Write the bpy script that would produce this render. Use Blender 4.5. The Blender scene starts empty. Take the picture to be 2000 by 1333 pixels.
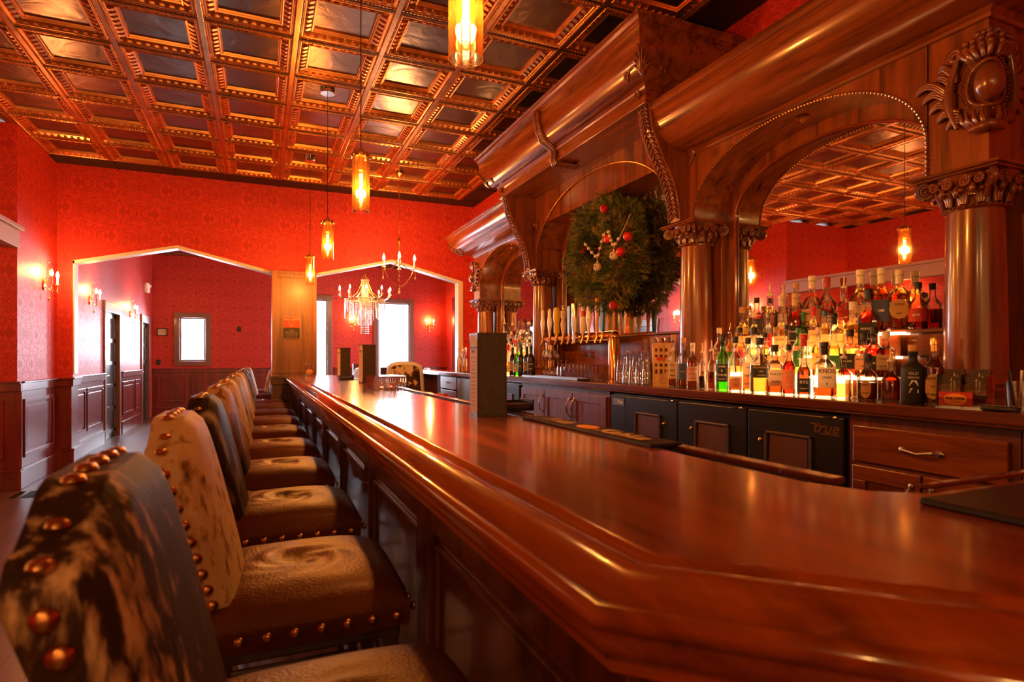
import bpy, math, random
from mathutils import Vector, Matrix
random.seed(7)
PI=math.pi
S=bpy.context.scene
COL=S.collection
# ------------------------------------------------------------------ camera, world, light, exposure
F_PX=1145.0; TH=math.radians(23.3); CT,ST=math.cos(TH),math.sin(TH); EYE=1.30
cd=bpy.data.cameras.new('camera'); cam=bpy.data.objects.new('camera',cd); COL.objects.link(cam)
cam.location=(0,0,EYE); cam.rotation_euler=(PI/2,0,-TH)
cd.sensor_width=36; cd.lens=F_PX/2000*36; cd.shift_y=33.5/2000; cd.clip_start=.02; cd.clip_end=200
cd.dof.use_dof=True; cd.dof.focus_distance=4.6; cd.dof.aperture_fstop=4.5
S.camera=cam
S.view_settings.view_transform='Standard'; S.view_settings.look='None'
S.view_settings.gamma=1; S.view_settings.exposure=0.5; S.view_settings.use_curve_mapping=False
S.cycles.transparent_max_bounces=48; S.cycles.transmission_bounces=16
W=bpy.data.worlds.new('sky'); S.world=W; W.use_nodes=True
W.node_tree.nodes['Background'].inputs[0].default_value=(.75,.86,1,1)
W.node_tree.nodes['Background'].inputs[1].default_value=2.6
WARM=(1,.47,.13); DAY=(.80,.90,1)
def lamp(name,kind,loc,power,col,size=.03,rot=(0,0,0),sx=None,sy=None,parent=None):
    l=bpy.data.lights.new(name,kind); l.energy=power; l.color=col
    o=bpy.data.objects.new(name,l); COL.objects.link(o); o.location=loc; o.rotation_euler=rot
    if kind=='AREA': l.shape='RECTANGLE'; l.size=sx; l.size_y=sy
    else: l.shadow_soft_size=size
    if parent: o.parent=parent
    return o
# daylight standing in the window openings (far room), then added warm fill lamps out of view
lamp('daylight_window_small','AREA',(-1.40,15.34,1.74),110,DAY,rot=(-PI/2,0,0),sx=.56,sy=.95)
lamp('daylight_window_tall','AREA',(3.21,15.34,1.72),210,DAY,rot=(-PI/2,0,0),sx=.80,sy=2.1)
lamp('daylight_window_narrow','AREA',(1.16,15.34,1.72),180,DAY,rot=(-PI/2,0,0),sx=.80,sy=2.1)
lamp('daylight_side_window','AREA',(4.76,13.3,1.72),160,DAY,rot=(0,PI/2,0),sx=2.0,sy=1.9)
lamp('daylight_street_front','AREA',(-.6,-3.90,1.9),26,(1,.46,.13),rot=(PI/2,0,0),sx=4.0,sy=2.2)  # added fill behind the camera, not window light
lamp('daylight_street_side','AREA',(-3.62,3.2,1.75),16,(1,.50,.18),rot=(0,-PI/2,0),sx=1.6,sy=3.2)  # added fill left of the view, not window light

# two assumed warm point lights, unseen behind the camera, to give the rail highlights
lamp('rear_room_lamp','POINT',(-1.15,-1.25,2.5),26,WARM,.07)
lamp('rear_room_lamp','POINT',(-.25,-1.9,2.5),26,WARM,.07)

# ------------------------------------------------------------------ materials
MT={}
def newmat(name):
    m=bpy.data.materials.new(name); m.use_nodes=True; MT[name]=m
    nt=m.node_tree; b=nt.nodes['Principled BSDF']; return m,nt,b
def N(nt,t,**k):
    n=nt.nodes.new(t)
    for a,v in k.items():
        if a.startswith('i_'): n.inputs[int(a[2:])].default_value=v
        else: setattr(n,a,v)
    return n
def L(nt,a,b): nt.links.new(a,b)
def c4(c): return (c[0],c[1],c[2],1)
def P(name,col,rough=.5,metal=0,coat=0,coatr=.1,spec=.5,emit=None,es=0,bump=0,bscale=40,sheen=0):
    m,nt,b=newmat(name)
    I=b.inputs
    I['Base Color'].default_value=c4(col); I['Roughness'].default_value=rough; I['Metallic'].default_value=metal
    I['Coat Weight'].default_value=coat; I['Coat Roughness'].default_value=coatr; I['Specular IOR Level'].default_value=spec
    if sheen: I['Sheen Weight'].default_value=sheen
    if emit: I['Emission Color'].default_value=c4(emit); I['Emission Strength'].default_value=es
    if bump:
        n=N(nt,'ShaderNodeTexNoise'); n.inputs['Scale'].default_value=bscale; n.inputs['Detail'].default_value=4
        g=N(nt,'ShaderNodeNewGeometry'); L(nt,g.outputs['Position'],n.inputs['Vector'])
        bp=N(nt,'ShaderNodeBump'); bp.inputs['Strength'].default_value=bump; bp.inputs['Distance'].default_value=.01
        L(nt,n.outputs[0],bp.inputs['Height']); L(nt,bp.outputs[0],I['Normal'])
    return m
def ramp(nt,fac,stops):
    r=N(nt,'ShaderNodeValToRGB'); e=r.color_ramp.elements
    e[0].position,e[0].color=stops[0][0],c4(stops[0][1]); e[1].position,e[1].color=stops[-1][0],c4(stops[-1][1])
    for p,c in stops[1:-1]:
        x=e.new(p); x.color=c4(c)
    L(nt,fac,r.inputs[0]); return r
def wood(name,dark,mid,axis,rough=.3,coat=.4,coatr=.12,scale=1.0,bump=.05,spec=.5):
    m,nt,b=newmat(name); I=b.inputs
    g=N(nt,'ShaderNodeNewGeometry'); mp=N(nt,'ShaderNodeMapping')
    st={'x':(1.2,14,14),'y':(14,1.2,14),'z':(14,14,1.2)}[axis]
    mp.inputs['Scale'].default_value=[v*scale for v in st]
    L(nt,g.outputs['Position'],mp.inputs[0])
    n=N(nt,'ShaderNodeTexNoise'); n.inputs['Scale'].default_value=1; n.inputs['Detail'].default_value=6; n.inputs['Roughness'].default_value=.62; n.inputs['Distortion'].default_value=.6
    L(nt,mp.outputs[0],n.inputs['Vector'])
    n2=N(nt,'ShaderNodeTexNoise'); n2.inputs['Scale'].default_value=7; n2.inputs['Detail'].default_value=3
    L(nt,mp.outputs[0],n2.inputs['Vector'])
    r=ramp(nt,n.outputs[0],[(.28,dark),(.5,mid),(.72,[min(1,c*1.5) for c in mid])])
    mx=N(nt,'ShaderNodeMix',data_type='RGBA',blend_type='MULTIPLY'); mx.inputs[0].default_value=.35
    L(nt,r.outputs[0],mx.inputs[6]); L(nt,n2.outputs[0],mx.inputs[7])
    L(nt,mx.outputs[2],I['Base Color'])
    I['Roughness'].default_value=rough; I['Coat Weight'].default_value=coat; I['Coat Roughness'].default_value=coatr; I['Specular IOR Level'].default_value=spec
    bp=N(nt,'ShaderNodeBump'); bp.inputs['Strength'].default_value=bump; bp.inputs['Distance'].default_value=.004
    L(nt,n.outputs[0],bp.inputs['Height']); L(nt,bp.outputs[0],I['Normal'])
    return m
MD=(.050,.011,.003); MM=(.25,.062,.012)
wood('mahogany_z',MD,MM,'z',.28,.5)
wood('mahogany_y',MD,MM,'y',.24,.6,.10)
wood('mahogany_x',MD,MM,'x',.28,.5)
wood('panel_z',(.035,.008,.003),(.13,.030,.008),'z',.30,.5)
wood('carved',(.09,.022,.007),(.20,.050,.014),'z',.28,.7,.12,2)
wood('bartop',(.14,.022,.003),(.34,.058,.006),'y',.26,.8,.11,.8,.02)
wood('railwood',(.14,.022,.003),(.34,.062,.007),'y',.20,.9,.06,.8,.02)
wood('counterwood',(.07,.014,.005),(.14,.030,.010),'y',.2,.7,.1,.8,.02)
wood('wainscot',(.12,.010,.010),(.22,.020,.016),'z',.30,.5,.2,1,.03)
wood('cabinetwood',(.085,.016,.010),(.16,.034,.020),'z',.35,.3,.2)
wood('postwood',(.12,.030,.008),(.30,.095,.022),'z',.38,.2,.25,.8)
wood('floorwood_base',(.1,.03,.012),(.2,.07,.03),'y',.35,.2)
wood('palewood',(.50,.27,.11),(.62,.36,.16),'z',.55,0)
wood('darkleg',(.02,.008,.005),(.045,.018,.01),'z',.35,.3)
# floor planks
def floor_mat():
    m,nt,b=newmat('floorplanks'); I=b.inputs
    g=N(nt,'ShaderNodeNewGeometry'); mp=N(nt,'ShaderNodeMapping'); mp.inputs['Rotation'].default_value=(0,0,PI/2)
    L(nt,g.outputs['Position'],mp.inputs[0])
    br=N(nt,'ShaderNodeTexBrick'); br.offset=.37; br.inputs['Scale'].default_value=1
    br.inputs['Brick Width'].default_value=1.6; br.inputs['Row Height'].default_value=.125; br.inputs['Mortar Size'].default_value=.0025
    br.inputs['Color1'].default_value=(.16,.055,.026,1); br.inputs['Color2'].default_value=(.24,.085,.04,1); br.inputs['Mortar'].default_value=(.02,.008,.004,1)
    L(nt,mp.outputs[0],br.inputs['Vector'])
    mp2=N(nt,'ShaderNodeMapping'); mp2.inputs['Scale'].default_value=(22,1.5,1); L(nt,g.outputs['Position'],mp2.inputs[0])
    n=N(nt,'ShaderNodeTexNoise'); n.inputs['Scale'].default_value=1; n.inputs['Detail'].default_value=5; L(nt,mp2.outputs[0],n.inputs['Vector'])
    mx=N(nt,'ShaderNodeMix',data_type='RGBA',blend_type='MULTIPLY'); mx.inputs[0].default_value=.5
    L(nt,br.outputs[0],mx.inputs[6]); L(nt,n.outputs[0],mx.inputs[7]); L(nt,mx.outputs[2],I['Base Color'])
    I['Roughness'].default_value=.34; I['Coat Weight'].default_value=.25; I['Coat Roughness'].default_value=.3
    bp=N(nt,'ShaderNodeBump'); bp.inputs['Strength'].default_value=.15; bp.inputs['Distance'].default_value=.003
    L(nt,n.outputs[0],bp.inputs['Height']); L(nt,bp.outputs[0],I['Normal'])
floor_mat()
def damask():
    m,nt,b=newmat('damask'); I=b.inputs
    g=N(nt,'ShaderNodeNewGeometry'); sp=N(nt,'ShaderNodeSeparateXYZ'); L(nt,g.outputs['Position'],sp.inputs[0])
    def mt(op,a,b_=None,c=None):
        n=N(nt,'ShaderNodeMath',operation=op)
        for i,v in enumerate((a,b_,c)):
            if v is None: continue
            if hasattr(v,'links'): L(nt,v,n.inputs[i])
            else: n.inputs[i].default_value=v
        return n.outputs[0]
    u=mt('DIVIDE',mt('ADD',sp.outputs[0],sp.outputs[1]),.46); fl=mt('FLOOR',u); par=mt('FLOORED_MODULO',fl,2.0)
    v=mt('ADD',mt('DIVIDE',sp.outputs[2],.62),mt('MULTIPLY',par,.5))
    a=mt('ABSOLUTE',mt('SUBTRACT',mt('FRACT',u),.5)); bb=mt('FRACT',v)
    cb=N(nt,'ShaderNodeCombineXYZ'); L(nt,mt('MULTIPLY',a,3.4),cb.inputs[0]); L(nt,mt('SINE',mt('MULTIPLY',bb,PI)),cb.inputs[1]); L(nt,mt('COSINE',mt('MULTIPLY',bb,2*PI)),cb.inputs[2])
    n=N(nt,'ShaderNodeTexNoise'); n.inputs['Scale'].default_value=3.2; n.inputs['Detail'].default_value=2.6; n.inputs['Distortion'].default_value=2.2
    L(nt,cb.outputs[0],n.inputs['Vector'])
    # ogee outline
    og=mt('ABSOLUTE',mt('SUBTRACT',a,mt('MULTIPLY',mt('ABSOLUTE',mt('SUBTRACT',bb,.5)),.9)))
    ogl=mt('LESS_THAN',og,.03)
    wv=mt('SINE',mt('MULTIPLY',n.outputs[0],13.0))
    r=ramp(nt,mt('ADD',mt('MULTIPLY',wv,.5),.5),[(.42,(0,0,0)),(.58,(1,1,1))])
    f=mt('MAXIMUM',mt('MULTIPLY',r.outputs[0],.85),mt('MULTIPLY',ogl,.25))
    mx=N(nt,'ShaderNodeMix',data_type='RGBA'); L(nt,f,mx.inputs[0])
    mx.inputs[6].default_value=(.70,.050,.030,1); mx.inputs[7].default_value=(.45,.022,.016,1)
    L(nt,mx.outputs[2],I['Base Color'])
    L(nt,mt('ADD',mt('MULTIPLY',f,.12),.44),I['Roughness'])
    I['Specular IOR Level'].default_value=.45
damask()
# copper ceiling
def copper(name,base,rough,bs=.25):
    m,nt,b=newmat(name); I=b.inputs
    g=N(nt,'ShaderNodeNewGeometry')
    n=N(nt,'ShaderNodeTexNoise'); n.inputs['Scale'].default_value=5; n.inputs['Detail'].default_value=3; n.inputs['Distortion'].default_value=.8
    L(nt,g.outputs['Position'],n.inputs['Vector'])
    r=ramp(nt,n.outputs[0],[(.3,[c*.6 for c in base]),(.7,base)]); L(nt,r.outputs[0],I['Base Color'])
    I['Metallic'].default_value=.9; I['Roughness'].default_value=rough
    bp=N(nt,'ShaderNodeBump'); bp.inputs['Strength'].default_value=bs; bp.inputs['Distance'].default_value=.02
    L(nt,n.outputs[0],bp.inputs['Height']); L(nt,bp.outputs[0],I['Normal'])
copper('copper_panel',(.27,.17,.13),.27,.3); copper('copper_relief',(.88,.40,.14),.30,.03); copper('copper_band',(.62,.27,.11),.25,.03)
P('ceiling_border',(.05,.022,.014),.6,.4)
P('leather',(.085,.020,.004),.40,spec=.22,coat=.04,coatr=.3,bump=.25,bscale=140)
MT['leather'].node_tree.nodes['Principled BSDF'].inputs['Specular Tint'].default_value=(1,.48,.20,1)
P('leather_brown',(.045,.020,.010),.40,bump=.25,bscale=160)
P('brass',(.80,.46,.15),.22,1); P('antique_brass',(.55,.28,.10),.28,1); P('copper_pipe',(.85,.45,.18),.14,1)
P('chrome',(.75,.72,.70),.15,1); P('steel',(.45,.42,.40),.3,1); P('black_plastic',(.012,.010,.010),.4)
P('cooler_black',(.012,.010,.010),.32,coat=.2); P('cooler_grille',(.10,.06,.045),.35,.3); P('amber_blind',(.55,.24,.09),.8)
P('cord_black',(.01,.008,.006),.5); P('cream_trim',(.80,.70,.60),.45); P('ivory',(.88,.80,.66),.35)
P('white_vinyl',(.70,.66,.60),.35); P('paper',(.80,.62,.40),.7); P('paper_white',(.85,.80,.70),.6); P('ink',(.03,.02,.015),.6)
P('red_paint',(.65,.02,.015),.35); P('red_glitter',(.60,.01,.015),.3,.3,bump=.8,bscale=300); P('orange_paint',(.85,.30,.03),.35)
P('blue_paint',(.03,.16,.35),.35); P('yellow_paint',(.80,.55,.06),.35); P('green_paint',(.03,.22,.06),.35); P('cork',(.62,.36,.16),.7)
P('gold_foil',(.80,.50,.18),.3,.9); P('matte_black',(.015,.013,.012),.6); P('white_bead',(.72,.60,.46),.5); P('rope',(.50,.30,.12),.8)
P('slate',(.04,.03,.03),.4); P('door_black',(.045,.035,.035),.35,coat=.3); P('ground',(.55,.56,.58),.8); P('building',(.8,.78,.75),.7)
P('tan_insert',(.10,.035,.02),.4); P('tap_grey',(.25,.26,.27),.3,.6); P('crystal',(.60,.48,.34),.12,.25)
P('liquor_dark',(.05,.008,.004),.1); P('window_frame',(.22,.09,.06),.4,coat=.2); P('mosaic',(.5,.03,.02),.3)
P('bulb_glow',(1,.8,.5),.4,emit=(1,.66,.34),es=14); P('filament',(1,.8,.5),.4,emit=(1,.66,.30),es=14)
P('led_panel',(1,.8,.5),.4,emit=(1,.54,.24),es=5.5); P('exit_lit',(.9,.2,.15),.4,emit=(1,.25,.2),es=1.2)
P('poster_dark',(.03,.02,.018),.5); P('poster_red',(.50,.06,.03),.5); P('gold_ink',(.70,.42,.15),.5); P('white_ink',(.85,.82,.75),.5)
P('label_cream',(.78,.62,.40),.6); P('label_white',(.85,.80,.70),.6); P('label_dark',(.02,.025,.02),.5); P('label_red',(.50,.03,.02),.5)
P('label_blue',(.05,.08,.20),.5); P('label_green',(.05,.30,.06),.5); P('label_gold',(.70,.45,.14),.5); P('twig',(.10,.05,.02),.8)
for _n in ('label_cream','label_white','label_gold'):      # thin paper labels let the lit steps shine through
    _m=MT[_n]; _nt=_m.node_tree; _o=_nt.nodes['Material Output']; _src=_o.inputs[0].links[0].from_socket
    _tr=N(_nt,'ShaderNodeBsdfTranslucent'); _tr.inputs[0].default_value=(.9,.75,.5,1)
    _mx=N(_nt,'ShaderNodeMixShader'); _mx.inputs[0].default_value=.5; L(_nt,_src,_mx.inputs[1]); L(_nt,_tr.outputs[0],_mx.inputs[2]); L(_nt,_mx.outputs[0],_o.inputs[0])
m,nt,b=newmat('mirror'); b.inputs['Base Color'].default_value=(.80,.78,.76,1); b.inputs['Metallic'].default_value=1; b.inputs['Roughness'].default_value=.015
def thin(name,tint,gl=.02,face=.06):
    m,nt,b=newmat(name); nt.nodes.remove(b); o=nt.nodes['Material Output']
    t=N(nt,'ShaderNodeBsdfTransparent'); t.inputs[0].default_value=c4(tint)
    g=N(nt,'ShaderNodeBsdfGlossy'); g.inputs['Roughness'].default_value=gl; g.inputs[0].default_value=(1,1,1,1)
    lw=N(nt,'ShaderNodeLayerWeight'); lw.inputs[0].default_value=.32
    mr=N(nt,'ShaderNodeMath',operation='MULTIPLY_ADD'); mr.inputs[1].default_value=.85; mr.inputs[2].default_value=face
    L(nt,lw.outputs['Fresnel'],mr.inputs[0])
    mx=N(nt,'ShaderNodeMixShader'); L(nt,mr.outputs[0],mx.inputs[0]); L(nt,t.outputs[0],mx.inputs[1]); L(nt,g.outputs[0],mx.inputs[2]); L(nt,mx.outputs[0],o.inputs[0])
thin('glass_clear',(.93,.92,.88)); thin('glass_amber',(1,.84,.60),.04); thin('glass_drink',(.998,.996,.99),.03,.09); thin('glass_green',(.25,.62,.10)); thin('glass_dark',(.10,.05,.02))
thin('glass_brown',(.45,.16,.04)); thin('window_glass',(.97,.98,1)); thin('acrylic',(.95,.93,.90))
# seeded amber glass of the pendants scatters a little of the lamp's light
_m=MT['glass_amber']; _nt=_m.node_tree; _o=_nt.nodes['Material Output']; _src=_o.inputs[0].links[0].from_socket
_tr=N(_nt,'ShaderNodeBsdfTranslucent'); _tr.inputs[0].default_value=(1,.38,.06,1)
_nz=N(_nt,'ShaderNodeTexNoise'); _nz.inputs['Scale'].default_value=120
_rp=ramp(_nt,_nz.outputs[0],[(.50,(.004,.004,.004)),(.72,(.05,.05,.05))])
_mx=N(_nt,'ShaderNodeMixShader'); L(_nt,_rp.outputs[0],_mx.inputs[0]); L(_nt,_src,_mx.inputs[1]); L(_nt,_tr.outputs[0],_mx.inputs[2]); L(_nt,_mx.outputs[0],_o.inputs[0])
P('header_paint',(.42,.20,.12),.5)
thin('liq_amber',(.92,.52,.18),.05,.03); thin('liq_red',(.82,.13,.05),.05,.03); thin('liq_gold',(.98,.76,.38),.05,.03); thin('liq_deep',(.62,.20,.05),.05,.03); thin('liq_green',(.35,.80,.10),.05,.03); thin('liq_clear',(.97,.96,.92),.05,.03)
def hide(name,base,spot,spot2,scale,th,stretch=(1,1,.35),seed=0):
    m,nt,b=newmat(name); I=b.inputs
    tc=N(nt,'ShaderNodeTexCoord'); mp=N(nt,'ShaderNodeMapping'); mp.inputs['Scale'].default_value=stretch; mp.inputs['Location'].default_value=(seed*3.1,seed*1.7,seed)
    L(nt,tc.outputs['Object'],mp.inputs[0])
    n=N(nt,'ShaderNodeTexNoise'); n.inputs['Scale'].default_value=scale; n.inputs['Detail'].default_value=3; n.inputs['Roughness'].default_value=.55; L(nt,mp.outputs[0],n.inputs['Vector'])
    n2=N(nt,'ShaderNodeTexNoise'); n2.inputs['Scale'].default_value=3.2; n2.inputs['Detail'].default_value=2; L(nt,mp.outputs[0],n2.inputs['Vector'])
    ad=N(nt,'ShaderNodeMath',operation='MULTIPLY_ADD'); ad.inputs[1].default_value=.55; L(nt,n2.outputs[0],ad.inputs[0]); 
    sc=N(nt,'ShaderNodeMath',operation='MULTIPLY'); sc.inputs[1].default_value=.6; L(nt,n.outputs[0],sc.inputs[0]); L(nt,sc.outputs[0],ad.inputs[2])
    r=ramp(nt,ad.outputs[0],[(th-.02,base),(th+.015,spot),(th+.12,spot2)]); L(nt,r.outputs[0],I['Base Color'])
    I['Roughness'].default_value=.65; I['Specular IOR Level'].default_value=.2; I['Sheen Weight'].default_value=.08; I['Sheen Tint'].default_value=(1,.6,.3,1); I['Sheen Roughness'].default_value=.4
    f=N(nt,'ShaderNodeTexNoise'); f.inputs['Scale'].default_value=260; mp2=N(nt,'ShaderNodeMapping'); mp2.inputs['Scale'].default_value=(1,1,.12)
    L(nt,tc.outputs['Object'],mp2.inputs[0]); L(nt,mp2.outputs[0],f.inputs['Vector'])
    bp=N(nt,'ShaderNodeBump'); bp.inputs['Strength'].default_value=.5; bp.inputs['Distance'].default_value=.004; L(nt,f.outputs[0],bp.inputs['Height']); L(nt,bp.outputs[0],I['Normal'])
DK=(.030,.012,.006); CR=(.62,.40,.22)
hide('hide_black_speckle',DK,(.06,.022,.010),CR,42,.575,(1,1,.30),1)
hide('hide_cream_speckle',CR,(.50,.28,.12),DK,38,.66,(1,1,.5),2)
hide('hide_black_white',DK,(.04,.016,.008),(.72,.55,.38),5,.58,(1,1,.5),3)
hide('hide_brown',(.52,.30,.14),(.25,.10,.04),DK,12,.58,(1,1,.4),4)
hide('hide_tan',(.66,.43,.24),(.42,.22,.09),(.12,.05,.02),16,.62,(1,1,.4),5)
hide('hide_white_spots',(.75,.55,.36),(.10,.04,.02),DK,7,.515,(1,1,1),7)
hide('hide_grey',(.60,.46,.34),(.30,.22,.17),DK,14,.60,(1,1,.4),6)
m,nt,b=newmat('pine'); nz=N(nt,'ShaderNodeTexNoise'); nz.inputs['Scale'].default_value=9
g=N(nt,'ShaderNodeNewGeometry'); L(nt,g.outputs['Position'],nz.inputs['Vector'])
r=ramp(nt,nz.outputs[0],[(.35,(.06,.09,.02)),(.52,(.15,.20,.045)),(.70,(.50,.33,.07))]); L(nt,r.outputs[0],b.inputs['Base Color']); b.inputs['Roughness'].default_value=.5

# ------------------------------------------------------------------ mesh builder
ORG={}
class B:
    def __init__(s): s.v=[]; s.f=[]
    def add(s,vs,fs):
        o=len(s.v); s.v+=[tuple(v) for v in vs]; s.f+=[tuple(i+o for i in f) for f in fs]; return s
    def box(s,x0,x1,y0,y1,z0,z1):
        return s.add([(x0,y0,z0),(x1,y0,z0),(x1,y1,z0),(x0,y1,z0),(x0,y0,z1),(x1,y0,z1),(x1,y1,z1),(x0,y1,z1)],
            [(0,3,2,1),(4,5,6,7),(0,1,5,4),(1,2,6,5),(2,3,7,6),(3,0,4,7)])
    def obox(s,c,h,mat):
        p=[(a,b_,d) for d in (-1,1) for a,b_ in ((-1,-1),(1,-1),(1,1),(-1,1))]
        vs=[Vector(c)+mat@Vector((q[0]*h[0],q[1]*h[1],q[2]*h[2])) for q in p]
        return s.add(vs,[(0,3,2,1),(4,5,6,7),(0,1,5,4),(1,2,6,5),(2,3,7,6),(3,0,4,7)])
    def prism(s,poly,fn,a,b_):
        n=len(poly); vs=[fn(u,v,a) for u,v in poly]+[fn(u,v,b_) for u,v in poly]
        fs=[tuple(range(n-1,-1,-1)),tuple(range(n,2*n))]+[(i,(i+1)%n,n+(i+1)%n,n+i) for i in range(n)]
        return s.add(vs,fs)
    def loft(s,rings,closed=True,caps=True):
        n=len(rings[0]); vs=[p for r in rings for p in r]; fs=[]
        m=n if closed else n-1
        for k in range(len(rings)-1):
            for i in range(m):
                j=(i+1)%n; fs.append((k*n+i,k*n+j,(k+1)*n+j,(k+1)*n+i))
        if caps and closed: fs.append(tuple(range(n-1,-1,-1))); fs.append(tuple((len(rings)-1)*n+i for i in range(n)))
        return s.add(vs,fs)
    def lathe(s,prof,c=(0,0,0),seg=20,ax='z',shape=None,caps=True):
        R=[]
        for r,h in prof:
            ring=[]
            for i in range(seg):
                a=2*PI*i/seg; ca,sa=math.cos(a),math.sin(a); k=1
                if shape: k=shape(h,a)
                x,y=r*k*ca,r*k*sa
                p={'z':(x,y,h),'x':(h,x,y),'y':(y,h,x)}[ax]
                ring.append((c[0]+p[0],c[1]+p[1],c[2]+p[2]))
            R.append(ring)
        return s.loft(R,True,caps)
    def tube(s,pts,r,seg=8,closed=False,caps=True):
        pts=[Vector(p) for p in pts]; n=len(pts); R=[]; up=None
        rr=r if isinstance(r,(list,tuple)) else [r]*n
        for i,p in enumerate(pts):
            if closed: t=(pts[(i+1)%n]-pts[i-1])
            else: t=pts[min(i+1,n-1)]-pts[max(i-1,0)]
            if t.length<1e-9: t=Vector((0,0,1))
            t.normalize()
            if up is None: up=Vector((0,0,1)) if abs(t.z)<.9 else Vector((1,0,0))
            u=(up-t*up.dot(t))
            if u.length<1e-6: u=t.orthogonal()
            u.normalize(); w=t.cross(u); up=u
            R.append([tuple(p+u*math.cos(2*PI*k/seg)*rr[i]+w*math.sin(2*PI*k/seg)*rr[i]) for k in range(seg)])
        if closed: R.append(R[0]); return s.loft(R,True,False)
        return s.loft(R,True,caps)
    def sph(s,c,r,u=10,v=6,mat=None):
        if not isinstance(r,(list,tuple)): r=(r,r,r)
        vs=[(0,0,1)]; 
        for j in range(1,v):
            a=PI*j/v
            for i in range(u): b_=2*PI*i/u; vs.append((math.sin(a)*math.cos(b_),math.sin(a)*math.sin(b_),math.cos(a)))
        vs.append((0,0,-1))
        q=[]
        for p in vs:
            p=Vector((p[0]*r[0],p[1]*r[1],p[2]*r[2]))
            if mat is not None: p=mat@p
            q.append(tuple(Vector(c)+p))
        fs=[(0,1+i,1+(i+1)%u) for i in range(u)]
        for j in range(v-2):
            for i in range(u):
                a=1+j*u+i; b_=1+j*u+(i+1)%u; fs.append((a,a+u,b_+u,b_))
        e=len(vs)-1; o=1+(v-2)*u
        fs+=[(e,o+(i+1)%u,o+i) for i in range(u)]
        return s.add(q,fs)
    def grid(s,fn,nu,nv):
        vs=[fn(i/nu,j/nv) for j in range(nv+1) for i in range(nu+1)]
        fs=[(j*(nu+1)+i,j*(nu+1)+i+1,(j+1)*(nu+1)+i+1,(j+1)*(nu+1)+i) for j in range(nv) for i in range(nu)]
        return s.add(vs,fs)
    def sweep(s,prof,pathfn,closed_prof=True):
        # prof [(o,z)], pathfn(o)-> list of (x,y) (mitred), same count
        R=[[(x,y,z) for (o,z) in prof for (x,y) in [pathfn(o)[k]]] for k in range(len(pathfn(0)))]
        return s.loft(R,closed_prof,True)
    def merge(s,o,fn=None):
        return s.add([fn(v) if fn else v for v in o.v],o.f)
    def obj(s,name,mat,parent=None,smooth=True,bevel=0,angle=38,seg=2,label=None,kind=None):
        me=bpy.data.meshes.new(name); off=ORG.get(parent.name,(0,0,0)) if parent else (0,0,0)
        me.from_pydata([(v[0]-off[0],v[1]-off[1],v[2]-off[2]) for v in s.v],[],s.f)
        me.materials.append(MT[mat]); me.validate()
        if smooth:
            me.shade_smooth(); me.set_sharp_from_angle(angle=math.radians(angle))
        o=bpy.data.objects.new(name,me); COL.objects.link(o)
        if parent: o.parent=parent; ORG[o.name]=off
        if bevel:
            bm=o.modifiers.new('bevel','BEVEL'); bm.width=bevel; bm.segments=seg; bm.limit_method='ANGLE'; bm.angle_limit=math.radians(40)
        if label: o['label']=label
        if kind: o['kind']=kind
        return o
def thing(name,loc,label,cat,group=None):
    o=bpy.data.objects.new(name,None); COL.objects.link(o); o.location=loc; o.empty_display_size=.1
    o['label']=label; o['category']=cat
    if group: o['group']=group
    ORG[o.name]=tuple(loc); return o
def tag(o,label,cat,group=None):
    o['label']=label; o['category']=cat
    if group: o['group']=group
    return o
def struct(o): o['kind']='structure'; return o
def copy_tree(o,parent=None):
    c=o.copy(); COL.objects.link(c)
    if parent: c.parent=parent
    for ch in list(o.children): copy_tree(ch,c)
    return c
def place(proto,loc,rz,label,group=None,first=False,scale=None,cat=None):
    o=proto if first else copy_tree(proto)
    o.location=loc; o.rotation_euler=(0,0,rz); o['label']=label
    if scale: o.scale=scale
    if group: o['group']=group
    if cat: o['category']=cat
    return o
_tc={}
def text2d(st,size,bold=0,shear=0):
    k=(st,size,bold,shear)
    if k in _tc: return _tc[k]
    cu=bpy.data.curves.new('t','FONT'); cu.body=st; cu.size=size; cu.align_x='CENTER'; cu.align_y='CENTER'; cu.resolution_u=2; cu.offset=bold; cu.shear=shear
    ob=bpy.data.objects.new('t',cu); COL.objects.link(ob); bpy.context.view_layer.update()
    me=bpy.data.meshes.new_from_object(ob.evaluated_get(bpy.context.evaluated_depsgraph_get()))
    r=([tuple(v.co[:2]) for v in me.vertices],[tuple(p.vertices) for p in me.polygons])
    bpy.data.objects.remove(ob); bpy.data.meshes.remove(me); bpy.data.curves.remove(cu)
    _tc[k]=r; return r
def text(b,st,size,fn,dx=0,dy=0,bold=0,shear=0,sx=1):
    vs,fs=text2d(st,size,bold,shear)
    return b.add([fn(x*sx+dx,y+dy) for x,y in vs],fs)
def onX(x,px):          # world Y on the plane X=x seen at photo column px
    t=(px-1000)/F_PX; return x*(CT-t*ST)/(t*CT+ST)
def onY(y,px):
    t=(px-1000)/F_PX; return y*(t*CT+ST)/(CT-t*ST)
def dep(x,y): return y*CT+x*ST
# ------------------------------------------------------------------ room shell
CEIL=3.62; XR=3.02; YF=8.5; YB=15.2; XL=-2.2; XLL=-3.7; YN=-4.0; XFR=4.62
struct(B().box(-5,6,-5,16,-.1,0).obj('floor','floorplanks',smooth=False))
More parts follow.
